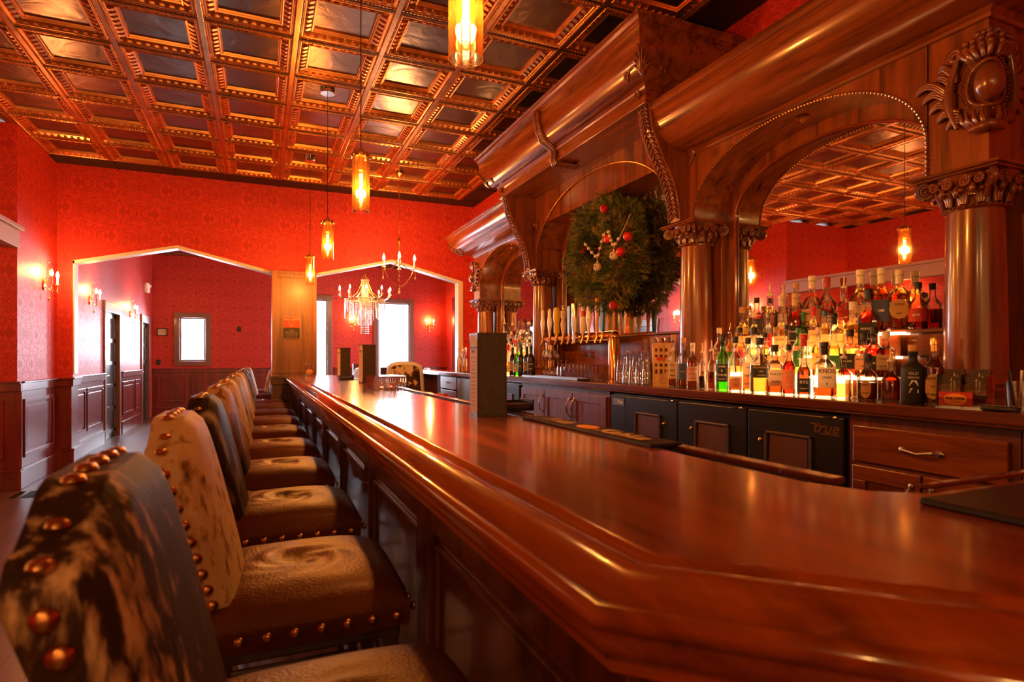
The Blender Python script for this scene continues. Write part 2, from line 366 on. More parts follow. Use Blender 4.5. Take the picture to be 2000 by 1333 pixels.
# walls
b=B(); b.box(XL-.12,XL,7.26,10.72,0,CEIL).box(XL-.12,XL,11.85,13.78,0,CEIL).box(XL-.12,XL,14.75,YB,0,CEIL).box(XL-.12,XL,10.72,11.85,2.13,CEIL).box(XL-.12,XL,13.78,14.75,2.13,CEIL)
b.box(XLL,XL-.12,7.26,7.38,0,CEIL)
struct(b.obj('wall_left','damask',smooth=False))
b=B(); b.box(XLL-.1,XLL,YN,1.5,0,CEIL).box(XLL-.1,XLL,4.9,7.38,0,CEIL).box(XLL-.1,XLL,1.5,4.9,2.7,CEIL).box(XLL-.1,XLL,1.5,4.9,0,.8)
struct(b.obj('wall_street_side','damask',smooth=False))
b=B(); b.box(XLL,-2.7,YN-.1,YN,0,CEIL).box(1.5,XR,YN-.1,YN,0,CEIL).box(-2.7,1.5,YN-.1,YN,3.1,CEIL).box(-2.7,1.5,YN-.1,YN,0,.7)
struct(b.obj('wall_near','damask',smooth=False))
struct(B().box(XR,XR+.1,YN,YF+.15,0,CEIL).obj('wall_right','damask',smooth=False))
# gabled wall between the two rooms
b=B()
def ff(u,v,w): return (u,w,v)
ZL,ZP=2.465,2.728; G1=(-2.045,-.955,.148); G2=(.705,1.765,2.84)
Y0,Y1=YF,YF+.15
for G in (G1,G2):
    b.prism([(G[0],ZL),(G[1],ZP),(G[1],CEIL),(G[0],CEIL)],ff,Y0,Y1)
    b.prism([(G[1],ZP),(G[2],ZL),(G[2],CEIL),(G[1],CEIL)],ff,Y0,Y1)
b.box(XL,G1[0],Y0,Y1,0,CEIL).box(G1[2],G2[0],Y0,Y1,2.43,CEIL).box(G2[2],XR,Y0,Y1,0,CEIL)
struct(b.obj('wall_far','damask',smooth=False))
b=B()
for G in (G1,G2):
    for (u0,v0,u1,v1) in ((G[0],ZL,G[1],ZP),(G[1],ZP,G[2],ZL)):
        b.prism([(u0,v0-.035),(u1,v1-.035),(u1,v1+.004),(u0,v0+.004)],ff,Y0-.004,Y1+.004)
b.box(G1[0],G1[0]+.015,Y0-.004,Y1+.004,1.11,ZL).box(G2[2]-.07,G2[2]+.004,Y0-.012,Y1+.004,.0,ZL)
struct(b.obj('trim_1','cream_trim',smooth=False))
# far room
b=B()
wins=[(-1.775,-1.03,1.12,2.335),(.66,1.66,.60,2.86),(2.69,3.73,.60,2.84)]
xs=[XL]+[x for w in wins for x in w[:2]]+[XFR]
for i in range(0,len(xs),2): b.box(xs[i],xs[i+1],YB,YB+.12,0,CEIL)
for x0,x1,z0,z1 in wins: b.box(x0,x1,YB,YB+.12,0,z0).box(x0,x1,YB,YB+.12,z1,CEIL)
struct(b.obj('wall_back','damask',smooth=False))
b=B().box(XFR,XFR+.12,8.65,12.3,0,CEIL).box(XFR,XFR+.12,14.3,YB,0,CEIL).box(XFR,XFR+.12,12.3,14.3,2.7,CEIL).box(XFR,XFR+.12,12.3,14.3,0,.7)
b.box(XR,XFR,8.65,8.77,0,CEIL)
struct(b.obj('wall_far_right','damask',smooth=False))
def window(n,fn,u0,u1,z0,z1,mull=False,fw=.11,mat='window_frame',pane='window_glass'):
    b=B()
    for (a,b_,c,d) in ((u0,u1,z1-fw,z1),(u0,u1,z0,z0+fw),(u0,u0+fw,z0+fw,z1-fw),(u1-fw,u1,z0+fw,z1-fw)):
        fn(b,a,b_,-.035,.10,c,d)
    g=.035
    for (a,b_,c,d) in ((u0+fw,u1-fw,z1-fw-g,z1-fw),(u0+fw,u1-fw,z0+fw,z0+fw+g),(u0+fw,u0+fw+g,z0+fw+g,z1-fw-g),(u1-fw-g,u1-fw,z0+fw+g,z1-fw-g)):
        fn(b,a,b_,.02,.07,c,d)
    if mull: fn(b,u0+fw,u1-fw,.03,.06,(z0+z1)/2-.02,(z0+z1)/2+.02)
    o=struct(b.obj('window_%d'%n,mat,smooth=False,bevel=.006))
    p=B(); fn(p,u0+fw,u1-fw,.042,.048,z0+fw,z1-fw); p.obj('window_pane' if pane=='window_glass' else 'window_blind',pane,o,smooth=False)  # the opaque one closes the added windows against sky light
    return o
fb=lambda b,a,c,d0,d1,z0,z1:b.box(a,c,YB+d0,YB+d1,z0,z1)
window(1,fb,*wins[0]); window(2,fb,*wins[1]); window(3,fb,*wins[2])
fs_=lambda b,a,c,d0,d1,z0,z1:b.box(XFR+d0,XFR+d1,a,c,z0,z1)
window(4,fs_,12.3,14.3,.7,2.7)
fl_=lambda b,a,c,d0,d1,z0,z1:b.box(XLL-d1,XLL-d0,a,c,z0,z1)
window(5,fl_,1.5,4.9,.8,2.7,pane='amber_blind')  # added unseen window for the side fill; opaque pane keeps sky light out
fn_=lambda b,a,c,d0,d1,z0,z1:b.box(a,c,YN-d1,YN-d0,z0,z1)
window(6,fn_,-2.7,1.5,.7,3.1,pane='amber_blind')  # added unseen window for the front fill; opaque amber pane, no daylight
# wainscot builder on a wall line: axis 'x' wall plane at X facing +X, etc
def wainscot(b,fn,u0,u1,panels,h=1.07,base=.20):
    fn(b,u0,u1,0,.018,base,h-.10)                # field
    fn(b,u0,u1,0,.040,h-.10,h-.015); fn(b,u0-.0,u1+.0,0,.060,h-.02,h)
    fn(b,u0,u1,0,.036,0.0,base-.02); fn(b,u0,u1,0,.044,base-.02,base)
    for (a,c) in panels:
        z0,z1=base+.10,h-.18; t=.045
        for r in ((a,c,z1-t,z1),(a,c,z0,z0+t),(a,a+t,z0+t,z1-t),(c-t,c,z0+t,z1-t)):
            fn(b,r[0],r[1],.018,.034,r[2],r[3])
        fn(b,a+t+.03,c-t-.03,.018,.026,z0+t+.03,z1-t-.03)
fL=lambda b,a,c,d0,d1,z0,z1:b.box(XL+d0,XL+d1,a,c,z0,z1)
b=B(); wainscot(b,fL,7.26,8.36,[(7.36,8.28)]); wainscot(b,fL,8.66,10.66,[(8.74,9.62),(9.70,10.58)]); wainscot(b,fL,11.92,13.72,[(12.0,13.0),(13.1,13.64)])
fP=lambda b,a,c,d0,d1,z0,z1:b.box(a-d1,c+d1,8.42-d1,8.66+d1,z0,z1)
for z0,z1,d in ((0,.22,.03),(.22,.24,.036),(.24,.97,.0),(.97,1.055,.022),(1.05,1.072,.04)): b.box(XL,XL+.17+d,8.38-d,8.66+d,z0,z1)
fY=lambda b,a,c,d0,d1,z0,z1:b.box(a,c,7.26-d1,7.26-d0,z0,z1)
wainscot(b,fY,XLL,XL+.04,[(-3.55,-2.95),(-2.85,-2.3)])
struct(b.obj('trim_2','wainscot',smooth=False,bevel=.004))
b=B(); fBk=lambda b,a,c,d0,d1,z0,z1:b.box(a,c,YB-d1,YB-d0,z0,z1)
wainscot(b,fBk,XL,.60,[(-2.1,-1.52),(-1.42,-.4),(-.3,.5)]); wainscot(b,fBk,1.70,2.66,[(1.78,2.58)]); wainscot(b,fBk,3.76,XFR,[(3.84,4.5)])
struct(b.obj('trim_3','wainscot',smooth=False,bevel=.004))
b=B(); fR=lambda b,a,c,d0,d1,z0,z1:b.box(XFR-d1,XFR-d0,a,c,z0,z1)
wainscot(b,fR,8.8,12.2,[(9,10.3),(10.5,12)],.70,.15); b.box(XFR-.06,XFR,12.1,14.5,2.62,2.86).box(XFR-.06,XFR,12.1,12.3,0,2.62).box(XFR-.06,XFR,14.3,14.5,0,2.62)
struct(b.obj('trim_4','wainscot',smooth=False,bevel=.004))
# entry header beam running along the left (booth header)
b=B(); b.box(XL-.13,XL+.02,4.7,7.26,2.39,2.56).box(XL-.17,XL+.06,4.66,7.26,2.56,2.60).box(XL-.13,XL+.02,4.55,4.75,0,2.56)
struct(b.obj('trim_5','header_paint',smooth=False,bevel=.004))
# doors in the left hallway wall
def hall_door(n,y0,y1):
    b=B(); x=XL
    b.box(x-.12,x+.03,y0-.10,y0,0,2.13).box(x-.12,x+.03,y1,y1+.10,0,2.13).box(x-.12,x+.035,y0-.12,y1+.12,2.03,2.19)
    fr=struct(b.obj('door_%d'%n,'window_frame',smooth=False,bevel=.005))
    d=B(); d.box(x-.09,x-.05,y0,y1,0,2.03)
    for k in range(5):
        z=.12+k*.37; d.box(x-.052,x-.036,y0,y1,z-.05,z+.02) 
    d.box(x-.052,x-.036,y0,y0+.11,0,2.03).box(x-.052,x-.036,y1-.11,y1,0,2.03).box(x-.052,x-.036,y0,y1,1.95,2.03)
    d.obj('door_leaf','door_black',fr,smooth=False,bevel=.004)
    h=B(); h.tube([(x-.04,y0+.07,1.02),(x+.01,y0+.07,1.02),(x+.015,y0+.10,1.02),(x+.015,y0+.18,1.02)],.009)
    h.lathe([(0,x-.04),(.026,x-.04),(.026,x-.03),(0,x-.028)],(0,y0+.07,1.02),14,'x'); h.obj('door_handle','antique_brass',fr)
hall_door(1,10.82,11.75); hall_door(2,13.88,14.65)
# ------------------------------------------------------------------ pressed copper ceiling
ZS=.6
def tile():
    prof=[(.305,-.002),(.296,-.002),(.293,-.012),(.285,-.014),(.278,-.004),(.272,-.002),(.268,-.010),(.262,-.010),(.256,.002),(.252,.026),(.215,.040),(.212,.014),(.206,.010),(.201,.014),(.198,.030),(.193,.030),(.189,.052)]
    prof=[(r,z*ZS) for r,z in prof]
    rings=[[(-r,-r,z),(r,-r,z),(r,r,z),(-r,r,z)] for r,z in prof]
    a=B(); a.loft(rings,True,False); e=B()
    def lug(t,s,ax):        # bright lugs standing between the dark hollows
        r0,r1=.255,.213
        pr=[(r0,-.004),(r0-.012,-.009),(r1+.010,.006),(r1,.014),(r1,.036),(r0,.022)]
        pts=[]
        for w in (-1,1):
            for r,z in pr:
                hw=.012 if r>.235 else .016
                pts.append((t+w*hw,s*r,z*ZS) if ax==0 else (s*r,t+w*hw,z*ZS))
        n=len(pr); e.add(pts,[(i,(i+1)%n,n+(i+1)%n,n+i) for i in range(n)]+[tuple(range(n)),tuple(range(2*n-1,n-1,-1))])
    for k in range(9):
        t=-.228+.456*k/8
        for s in (-1,1):
            lug(t,s,0)
            if 0<k<8: lug(t,s,1)
            if k<8:
                u=t+.0285
                e.sph((u,s*.236,.030*ZS),(.010,.016,.006),5,3); e.sph((s*.236,u,.030*ZS),(.016,.010,.006),5,3)
    for k in range(24):    # rope bead
        t=-.288+.576*k/23
        for (cx,cy) in ((t,-.284),(t,.284),(-.284,t),(.284,t)): e.sph((cx,cy,-.009),(.009,.007,.005),4,3)
    q=B().add([(-.19,-.19,.052*ZS),(.19,-.19,.052*ZS),(.19,.19,.052*ZS),(-.19,.19,.052*ZS)],[(3,2,1,0)])
    return a,e,q
ta,te,tq=tile()
CX0,CY0=-.368,5.115
cols=range(-6,4); rows=range(-10,5)
relief=B(); panel=B()
for i in cols:
    for j in rows:
        cx=CX0+.61*(i+.5); cy=CY0+.61*(j+.5); f=lambda v:(cx+v[0],cy+v[1],CEIL+v[2])
        near=cy>-1.2
        relief.merge(ta,f)
        if near: relief.merge(te,f)
        panel.merge(tq,f)
x1=CX0+.61*4+.61; 
for j in rows:             # narrow dark tiles along the bar wall
    cx=CX0+.61*4.5; cy=CY0+.61*(j+.5); f=lambda v:(cx+v[0],cy+v[1],CEIL+v[2]); relief.merge(ta,f); relief.merge(te,f); panel.merge(tq,f)
ceil=struct(relief.obj('ceiling','copper_relief',smooth=False)); 
b=B()
for i in range(-6,6): b.box(CX0+.61*i-.019,CX0+.61*i+.019,CY0-6.1,CY0+3.05,CEIL-.013,CEIL+.01)
b.obj('ceiling_main_bands','copper_band',ceil,smooth=False,bevel=.003)
b=B()
for j in range(-10,6): b.box(CX0-.61*6,CX0+.61*5,CY0+.61*j-.006,CY0+.61*j+.006,CEIL-.010,CEIL+.01)
b.obj('ceiling_cross_bands','ceiling_border',ceil,smooth=False)

panel.obj('ceiling_panels','copper_panel',ceil,smooth=False)
b=B()
xa,xb,ya,yb=CX0-.61*6,CX0+.61*5,CY0-6.1,CY0+3.05
b.box(XLL,xa,YN,YF,CEIL-.004,CEIL+.05).box(xb,XR,YN,YF,CEIL-.004,CEIL+.05).box(xa,xb,yb,YF,CEIL-.004,CEIL+.05).box(xa,xb,YN,ya,CEIL-.004,CEIL+.05)
for k in range(-6,6): b.box(CX0+.61*k-.01,CX0+.61*k+.01,yb,YF,CEIL-.012,CEIL-.004)
for k in range(-10,6): b.box(xb,XR,CY0+.61*k-.01,CY0+.61*k+.01,CEIL-.012,CEIL-.004)
b.box(XLL,XR,YN,YF,CEIL+.12,CEIL+.2)
b.obj('ceiling_border_tiles','ceiling_border',ceil,smooth=False)
b=B().box(XL,XFR,YF+.15,YB,CEIL,CEIL+.1); 
for k in range(12): b.box(XL,XFR,YF+.3+.61*k,YF+.32+.61*k,CEIL-.02,CEIL)
for k in range(12): b.box(XL+.3+.61*k,XL+.32+.61*k,YF+.15,YB,CEIL-.02,CEIL)
b.obj('ceiling_far_room','copper_panel',ceil,smooth=False)
# outside
struct(B().box(-14,18,16.2,40,-.4,-.3).obj('ground_outside','ground',smooth=False))
o=B().box(-9,14,30,31,-.4,5).obj('street_building','building',smooth=False); tag(o,'pale building across the street seen through the far windows','building')
# ------------------------------------------------------------------ post between the arches
p=thing('wooden_post',(.4265,8.40,0),'square brown wood-panelled post standing at the far end of the bar','post')
B().box(.148,.705,8.27,8.56,0,2.43).obj('post_body','postwood',p,smooth=False,bevel=.004)
b=B(); b.box(.14,.713,8.255,8.57,2.41,2.45)
for r in ((.148,.205,1.10,2.42),(.648,.705,1.10,2.42),(.205,.648,2.36,2.42),(.205,.648,1.10,1.15)): b.box(r[0],r[1],8.258,8.272,r[2],r[3])
b.obj('post_frame','postwood',p,smooth=False,bevel=.003)
# poster on the post
ps=thing('poster',(.388,8.26,1.69),'dark and red framed poster with gold lettering on the wooden post','poster')
B().box(.278,.498,8.250,8.257,1.555,1.845).obj('gold_border','gold_ink',ps,smooth=False)
B().box(.284,.492,8.246,8.251,1.561,1.70).obj('poster_lower_field','poster_dark',ps,smooth=False)
B().box(.284,.492,8.246,8.251,1.70,1.839).obj('poster_upper_field','poster_red',ps,smooth=False)
b=B(); fp=lambda x,y:(.388+x,8.2445,1.69+y)
text(b,'PINK HEIFER',.036,fp,0,.118,.0006); text(b,'BAR & KITCHEN',.014,fp,0,.088)
for k,(t,z) in enumerate((('BOOK YOUR',.062),('PARTY',.045),('HERE',.028))): text(b,t,.018,fp,0,z)
for k,(t,z) in enumerate((('HOURS',-.022),('SUNDAY - THURSDAY 11 - 9',-.042),('FRIDAY & SATURDAY 11 - 11',-.056),('LIVE MUSIC EVERY WEEKEND',-.072),('ASK ABOUT OUR SPECIALS',-.088),('RESERVATIONS WELCOME',-.110))): text(b,t,.012 if k else .016,fp,0,z)
b.obj('lettering','gold_ink',ps,smooth=False)
# small wall items in the far room
s=thing('framed_notice',(-2.02,YB-.02,1.88),'small black framed notice hanging left of the small hallway window','picture frame')
b=B(); 
x0,x1,z0,z1=-2.11,-1.90,1.80,1.97
for r in ((x0,x1,z1-.02,z1),(x0,x1,z0,z0+.02),(x0,x0+.02,z0,z1),(x1-.02,x1,z0,z1)): b.box(r[0],r[1],YB-.03,YB-.002,r[2],r[3])
b.obj('frame','black_plastic',s,smooth=False); B().box(x0+.02,x1-.02,YB-.015,YB-.003,z0+.02,z1-.02).obj('notice_sheet','paper',s,smooth=False)
b=B(); fq=lambda x,y:((x0+x1)/2+x,YB-.017,(z0+z1)/2+y); text(b,'RESTROOMS',.024,fq,0,.012); text(b,'VI',.02,fq,0,-.02); b.obj('lettering','ink',s,smooth=False)
def switch(x,z,lab):
    s=thing('wall_switch',(x,YB,z),lab,'switch'); B().box(x-.04,x+.04,YB-.01,YB-.001,z-.06,z+.06).obj('switch_plate','black_plastic',s,bevel=.003)
    B().box(x-.01,x+.01,YB-.02,YB-.009,z-.018,z+.018).obj('toggle','slate',s)
switch(-2.08,1.21,'black switch plate low on the red wall left of the small window')
switch(-.44,1.98,'black control plate on the red wall right of the small window')
e=thing('exit_sign',(XL,14.35,2.78),'small lit red exit sign with emergency lamps high on hallway wall','sign')
B().box(XL+.001,XL+.06,14.22,14.50,2.68,2.88).obj('sign_housing','paper_white',e,bevel=.008)
B().box(XL+.06,XL+.064,14.24,14.48,2.70,2.86).obj('sign_face','exit_lit',e)
b=B(); text(b,'EXIT',.13,lambda x,y:(XL+.066,14.36+x,2.78+y),bold=.002); b.obj('lettering','paper_white',e,smooth=False)
for dy in (-.06,.06): B().sph((XL+.05,14.36+dy*3.2,2.84),.035).obj('emergency_lamp','paper_white',e)
for n,(x,y) in enumerate(((-1.98,6.95),(-1.98,8.95))):
    v=thing('floor_vent',(x,y,0),['black scrolled floor vent in the planks beside the near wainscot','black scrolled floor vent in the planks past the left pilaster'][n],'vent')
    B().box(x-.07,x+.07,y-.16,y+.16,.0005,.003).obj('vent_plate','slate',v,smooth=False)
    b=B()
    for k in range(15):
        yy=y-.14+k*.02
        b.box(x-.06,x+.06,yy,yy+.008,.003,.006)
    for k in range(6): b.tube([(x-.05+.1*math.cos(a),y-.12+k*.05+.02*math.sin(a),.006) for a in [PI*q/6 for q in range(4,9)]],.003,5)
    b.obj('grille_bars','black_plastic',v)
# ------------------------------------------------------------------ the bar
BT=1.067
bar=thing('bar_counter',(.7,4,0),'long glossy mahogany bar with a rolled front rail and chamfered near corner','bar')
YE=8.27; S2=math.tan(PI/8)
def opath(o):     # outer line offset o outward: straight, 45 degree chamfer, return
    xs=.43-o; yr=.125-o
    # chamfer line: points (.43,.555)-(.86,.125), offset along (-1,-1)/sqrt2
    k=.985-o*math.sqrt(2)      # x+y=k
    return [(xs,YE),(xs,k-xs),(k-yr,yr),(2.40,yr)]
b=B(); o0=opath(0)
inner=[(2.40,.645),(1.06,.645),(.985,.70),(.945,.80),(.945,YE)]
poly=[(o0[0][0],o0[0][1]),(o0[1][0],o0[1][1]),(o0[2][0],o0[2][1]),(2.40,o0[2][1])]+inner
b.prism(poly,lambda u,v,w:(u,v,w),BT-.045,BT)
b.obj('bar_top','bartop',bar,smooth=False,bevel=.004)
RS=1.0
pr=[(0,-.04),(0,.0),(.004,.006),(.010,.009),(.018,.008),(.022,.002),(.026,-.003),(.034,.002),(.046,.008),(.060,.010),(.076,.006),(.092,-.004),(.102,-.014),(.106,-.018),(.110,-.014),(.118,-.012),(.126,-.016),(.130,-.024),(.128,-.033),(.121,-.038),(.117,-.044),(.118,-.052),(.113,-.064),(.104,-.074),(.098,-.078),(.098,-.090),(.03,-.090)]
B().sweep([(o*RS,BT+z) for o,z in pr],opath).obj('armrest_rail','railwood',bar,angle=55)
pn=B(); st=B()
XP=.405
def p2(o): return opath(.43-XP+o)
pn.sweep([(0,.08),(0,BT-.09),(-.04,BT-.09),(-.04,.08)],p2)
pn.obj('front_panelling','panel_z',bar,smooth=False)
# stiles and rails on the straight front
for k in range(9):
    y0=.62+.86*k; y1=min(y0+.80,YE)
    st.box(XP-.022,XP,y0-.06,y0+.05,.10,BT-.09)
    for (a,c,z0,z1) in ((y0+.05,y1,BT-.19,BT-.09),(y0+.05,y1,.10,.26)): st.box(XP-.020,XP,a,c,z0,z1)
    for (a,c,z0,z1) in ((y0+.09,y0+.105,.30,BT-.23),(y1-.045,y1-.03,.30,BT-.23),(y0+.09,y1-.03,BT-.24,BT-.225),(y0+.09,y1-.03,.29,.305)): st.box(XP-.012,XP,a,c,z0,z1)
st.box(XP-.03,XP,.6,YE,.0,.12)
for t0 in (.06,.30,.54):
    a=Matrix.Rotation(-PI/4,3,'Z'); 
    cx,cy=.405+.02+t0*.66,.56-.02-t0*.66
    st.obox((cx,cy,.52),(.035,.011,.42),a)
st.obj('panel_stiles','panel_z',bar,smooth=False,bevel=.003)
B().box(.93,.955,.66,YE,.05,BT-.045).obj('service_side_panel','cabinetwood',bar,smooth=False)
# end pier under the post
b=B(); b.box(.148,.43,8.20,8.27,0,BT-.11).box(.13,.43,8.17,8.27,BT-.11,BT-.03).box(.12,.44,8.15,8.27,BT-.03,BT)
b.box(.705,.95,8.2,8.27,0,BT-.05); b.obj('end_pier','panel_z',bar,smooth=False,bevel=.004)
# under-bar station behind the bar: ledge, bottle rail
ub=thing('speed_rail',(.99,3,0),'steel bottle rail hung behind the bar edge holding cheap bottles','bottle rail')
b=B(); b.box(1.085,1.095,.86,2.45,.93,1.045).box(.962,1.09,.86,2.45,.76,.77)
b.tube([(1.035,.86,1.05),(1.035,2.45,1.05)],.008); b.obj('rail_trough','steel',ub,smooth=False)
B().box(1.02,1.06,.80,8.0,1.052,1.066).obj('rail_cap','counterwood',ub,smooth=False,bevel=.003)
B().box(.957,1.6,.655,.72,.9,1.0).obj('return_splash','counterwood',ub,smooth=False)
# cap of the return
B().box(1.17,2.39,.712,.73,1.048,1.058).obj('rail_cap','counterwood',ub,smooth=False,bevel=.003)
# black bar mat with orange lettering on the service edge
mat=thing('bar_mat',(1.0,2.0,BT),'long black rubber bar mat with gold lettering and a red oval on the service edge','bar mat')
B().box(.925,1.03,1.25,2.05,BT+.0005,BT+.009).obj('rubber_mat','black_plastic',mat,smooth=False,bevel=.003)
b=B(); fm=lambda x,y:(.978+y,1.65-x,BT+.0105)
text(b,'Frida',.090,fm,-.20,0,.002,.3); text(b,'Kahlua',.090,fm,.20,0,.002,.3); b.obj('lettering','gold_ink',mat,smooth=False)
b=B(); b.lathe([(0,0),(.055,0),(.055,.0015),(0,.0015)],(0,0,0),20,'z'); b.v=[(.978+v[0]*.55,1.65+v[1],BT+.0095+v[2]) for v in b.v]; b.obj('red_oval','orange_paint',mat)
mt2=thing('rubber_mat',(1.2,.48,BT),'plain black rubber mat lying on the near right end of the bar','bar mat')
B().box(.96,1.75,.36,.60,BT+.0005,BT+.012).obj('mat_sheet','black_plastic',mt2,smooth=False,bevel=.004)
# ------------------------------------------------------------------ bar stools
_nm={}
def nail(root,kind,p):
    if kind not in _nm:
        rr={'s':(.0125,.007,.0125),'t':(.0125,.0125,.008),'a':(.0115,.007,.0115),'f':(.007,.0115,.0115)}[kind]
        o=B().sph((0,0,0),rr,10,6).obj('nailhead','antique_brass'); _nm[kind]=o.data; bpy.data.objects.remove(o)
    o=bpy.data.objects.new('nailhead',_nm[kind]); COL.objects.link(o); o.parent=root; o.location=p
def stool_proto(hidem):
    r=thing('bar_stool',(0,0,0),'x','bar stool'); w=.222
    def top(u):
        a=abs(u); 
        return 1.168-.058*(3*min(max((a-.40)/.5,0),1)**2-2*min(max((a-.40)/.5,0),1)**3)-.03*max(0,(a-.9)/.1)**2
    def bx(t): return -.078-.108*t**1.2       # centre line leans back
    def P_(u,v,side):
        z=.70+(top(u)-.70)*v
        edge=1-max(abs(u)**6,abs(2*v-1)**8 if v>.5 else 0)
        wy=w*(.86+.14*min(1,v*1.6))*u
        x=bx(v)+ (.030+.028*max(edge,0)**.5*(1-.4*abs(u)) if side>0 else -.030-.006*max(edge,0))
        return (x,wy,z)
    b=B(); n=20; m=22
    fr=B().grid(lambda i,j:P_(2*i-1,j,1),n,m); bk=B().grid(lambda i,j:P_(2*i-1,j,-1),n,m)
    b.add(fr.v,fr.f); b.add(bk.v,[tuple(reversed(f)) for f in bk.f])
    # border band
    def ring(side): 
        k=0 if side>0 else len(fr.v); idx=[j*(n+1) for j in range(m+1)]+[m*(n+1)+i for i in range(1,n+1)]+[j*(n+1)+n for j in range(m-1,-1,-1)]+[i for i in range(n-1,0,-1)]
        return [k+i for i in idx]
    ra,rb=ring(1),ring(-1)
    for k in range(len(ra)):
        j=(k+1)%len(ra); b.f.append((ra[k],rb[k],rb[j],ra[j]))
    o=b.obj('backrest',hidem,r,angle=60)
    per=[]
    for j in range(1,11): per.append((-1,j/10.5))
    for i in range(0,9): per.append((-.94+1.88*i/8,1))
    for j in range(10,0,-1): per.append((1,j/10.5))
    for (u,v) in per:
        a,c=P_(u,v,1),P_(u,v,-1); p=[(a[k]+c[k])/2 for k in range(3)]
        if v<1: p[1]+= .003*(1 if u>0 else -1); nail(r,'s',p)
        else: p[2]+=.002; nail(r,'t',p)
    # seat
    def seat(i,j):
        a,c=2*i-1,2*j-1; 
        x=.10+.235*a*(1-.05*c*c*a*a); y=.232*c*(1-.05*a*a*c*c)
        z=.730+.062*((1-abs(a)**5)*(1-abs(c)**5))**.6
        rr=math.hypot((x-.09)/.085,y/.065); th=math.atan2(y,x-.09)
        g=math.exp(-rr*rr)
        z+=-.013*g+.007*math.exp(-((rr-1)/.35)**2)*(.5+.5*math.cos(4*th+.6))+.004*math.sin(5*th+7*rr)*math.exp(-(rr/1.5)**2)*min(1,rr)
        z+=.0015*math.sin(23*x+9*y)*math.sin(31*y)
        return (x,y,z)
    n=44; b=B(); b.grid(seat,n,n)
    N1=n+1; idx=[i for i in range(n)]+[j*N1+n for j in range(n)]+[n*N1+i for i in range(n,0,-1)]+[j*N1 for j in range(n,0,-1)]
    prev=idx
    for (dz,ex) in ((-.008,.006),(-.02,.008),(-.045,.006),(-.060,.004)):
        new=[]
        for k in idx:
            v=b.v[k]; cx,cy=v[0]-.10,v[1]; d=math.hypot(cx,cy) or 1
            b.v.append((v[0]+cx/d*ex,v[1]+cy/d*ex,.730+dz)); new.append(len(b.v)-1)
        for q in range(len(idx)): w2=(q+1)%len(idx); b.f.append((prev[q],new[q],new[w2],prev[w2]))
        prev=new
    b.f.append(tuple(prev)); b.obj('seat','leather',r,angle=60)
    for k in range(8):
        t=-.195+.39*k/7
        for sy in (-1,1): nail(r,'a',(.10+t,sy*.240,.700))
        nail(r,'f',(.343,t,.700))
    B().box(-.115,.31,-.205,.205,.635,.672).obj('seat_frame','darkleg',r,smooth=False,bevel=.006)
    for sx,sy in ((-1,-1),(-1,1),(1,-1),(1,1)):
        x=.10+.185*sx; y=.185*sy; dx=.03*sx; dy=.015*sy; a=.02
        lg=B(); lg.loft([[(x+dx+q[0]*.013,y+dy+q[1]*.013,0) for q in ((-1,-1),(1,-1),(1,1),(-1,1))],[(x+q[0]*a,y+q[1]*a,.65) for q in ((-1,-1),(1,-1),(1,1),(-1,1))]])
        if sx<0: lg.loft([[(x-.03+q[0]*.018,y+q[1]*.016,.60) for q in ((-1,-1),(1,-1),(1,1),(-1,1))],[(bx(.45)-.01+q[0]*.012,y*.9+q[1]*.016,.93) for q in ((-1,-1),(1,-1),(1,1),(-1,1))]])
        lg.obj('leg','darkleg',r,smooth=False,bevel=.003)
    for (a,c,z) in (((-.095,-.195),(.295,-.195),.26),((-.095,.195),(.295,.195),.26),((.30,-.19),(.30,.19),.22),((-.10,-.19),(-.10,.19),.32)):
        B().tube([(a[0],a[1],z),(c[0],c[1],z)],.011,8).obj('stretcher','darkleg',r)
    return r
hides=['hide_black_speckle','hide_cream_speckle','hide_black_white','hide_brown','hide_tan','hide_grey']
prot={h:stool_proto(h) for h in hides}
used=set()
SY=[.88,1.60,2.33,3.10,3.90,4.70,5.52,6.32,7.12,7.84]
HN=['black cowhide back with tan speckles','cream cowhide back with fine dark speckles','black cowhide back with one pale stripe','brown brindle cowhide back','tan cowhide back with brown flecks','grey-brown cowhide back']
seq=[0,1,2,3,4,5,4,5,0,2]
WH=['nearest the camera at the frame bottom left','second from the camera','third from the camera','fourth from the camera','fifth from the camera','sixth from the camera','seventh from the camera','eighth from the camera','ninth from the camera','last one before the post']
for i,y in enumerate(SY):
    h=hides[seq[i]]; f=h not in used; used.add(h)
    place(prot[h],(0,y,0),random.uniform(-.03,.03) if i>2 else 0,'bar stool, %s, %s'%(HN[seq[i]],WH[i]),'bar stools along the bar',first=f)
for y,x,l in ((9.25,.02,'bar stool with cream spotted back just beyond the arch wall'),(10.35,.12,'bar stool with striped back farthest away by the wainscot')):
    place(prot['hide_cream_speckle' if y<10 else 'hide_black_white'],(x,y,0),0 if y<10 else 2.6,l,'bar stools beyond the arch')
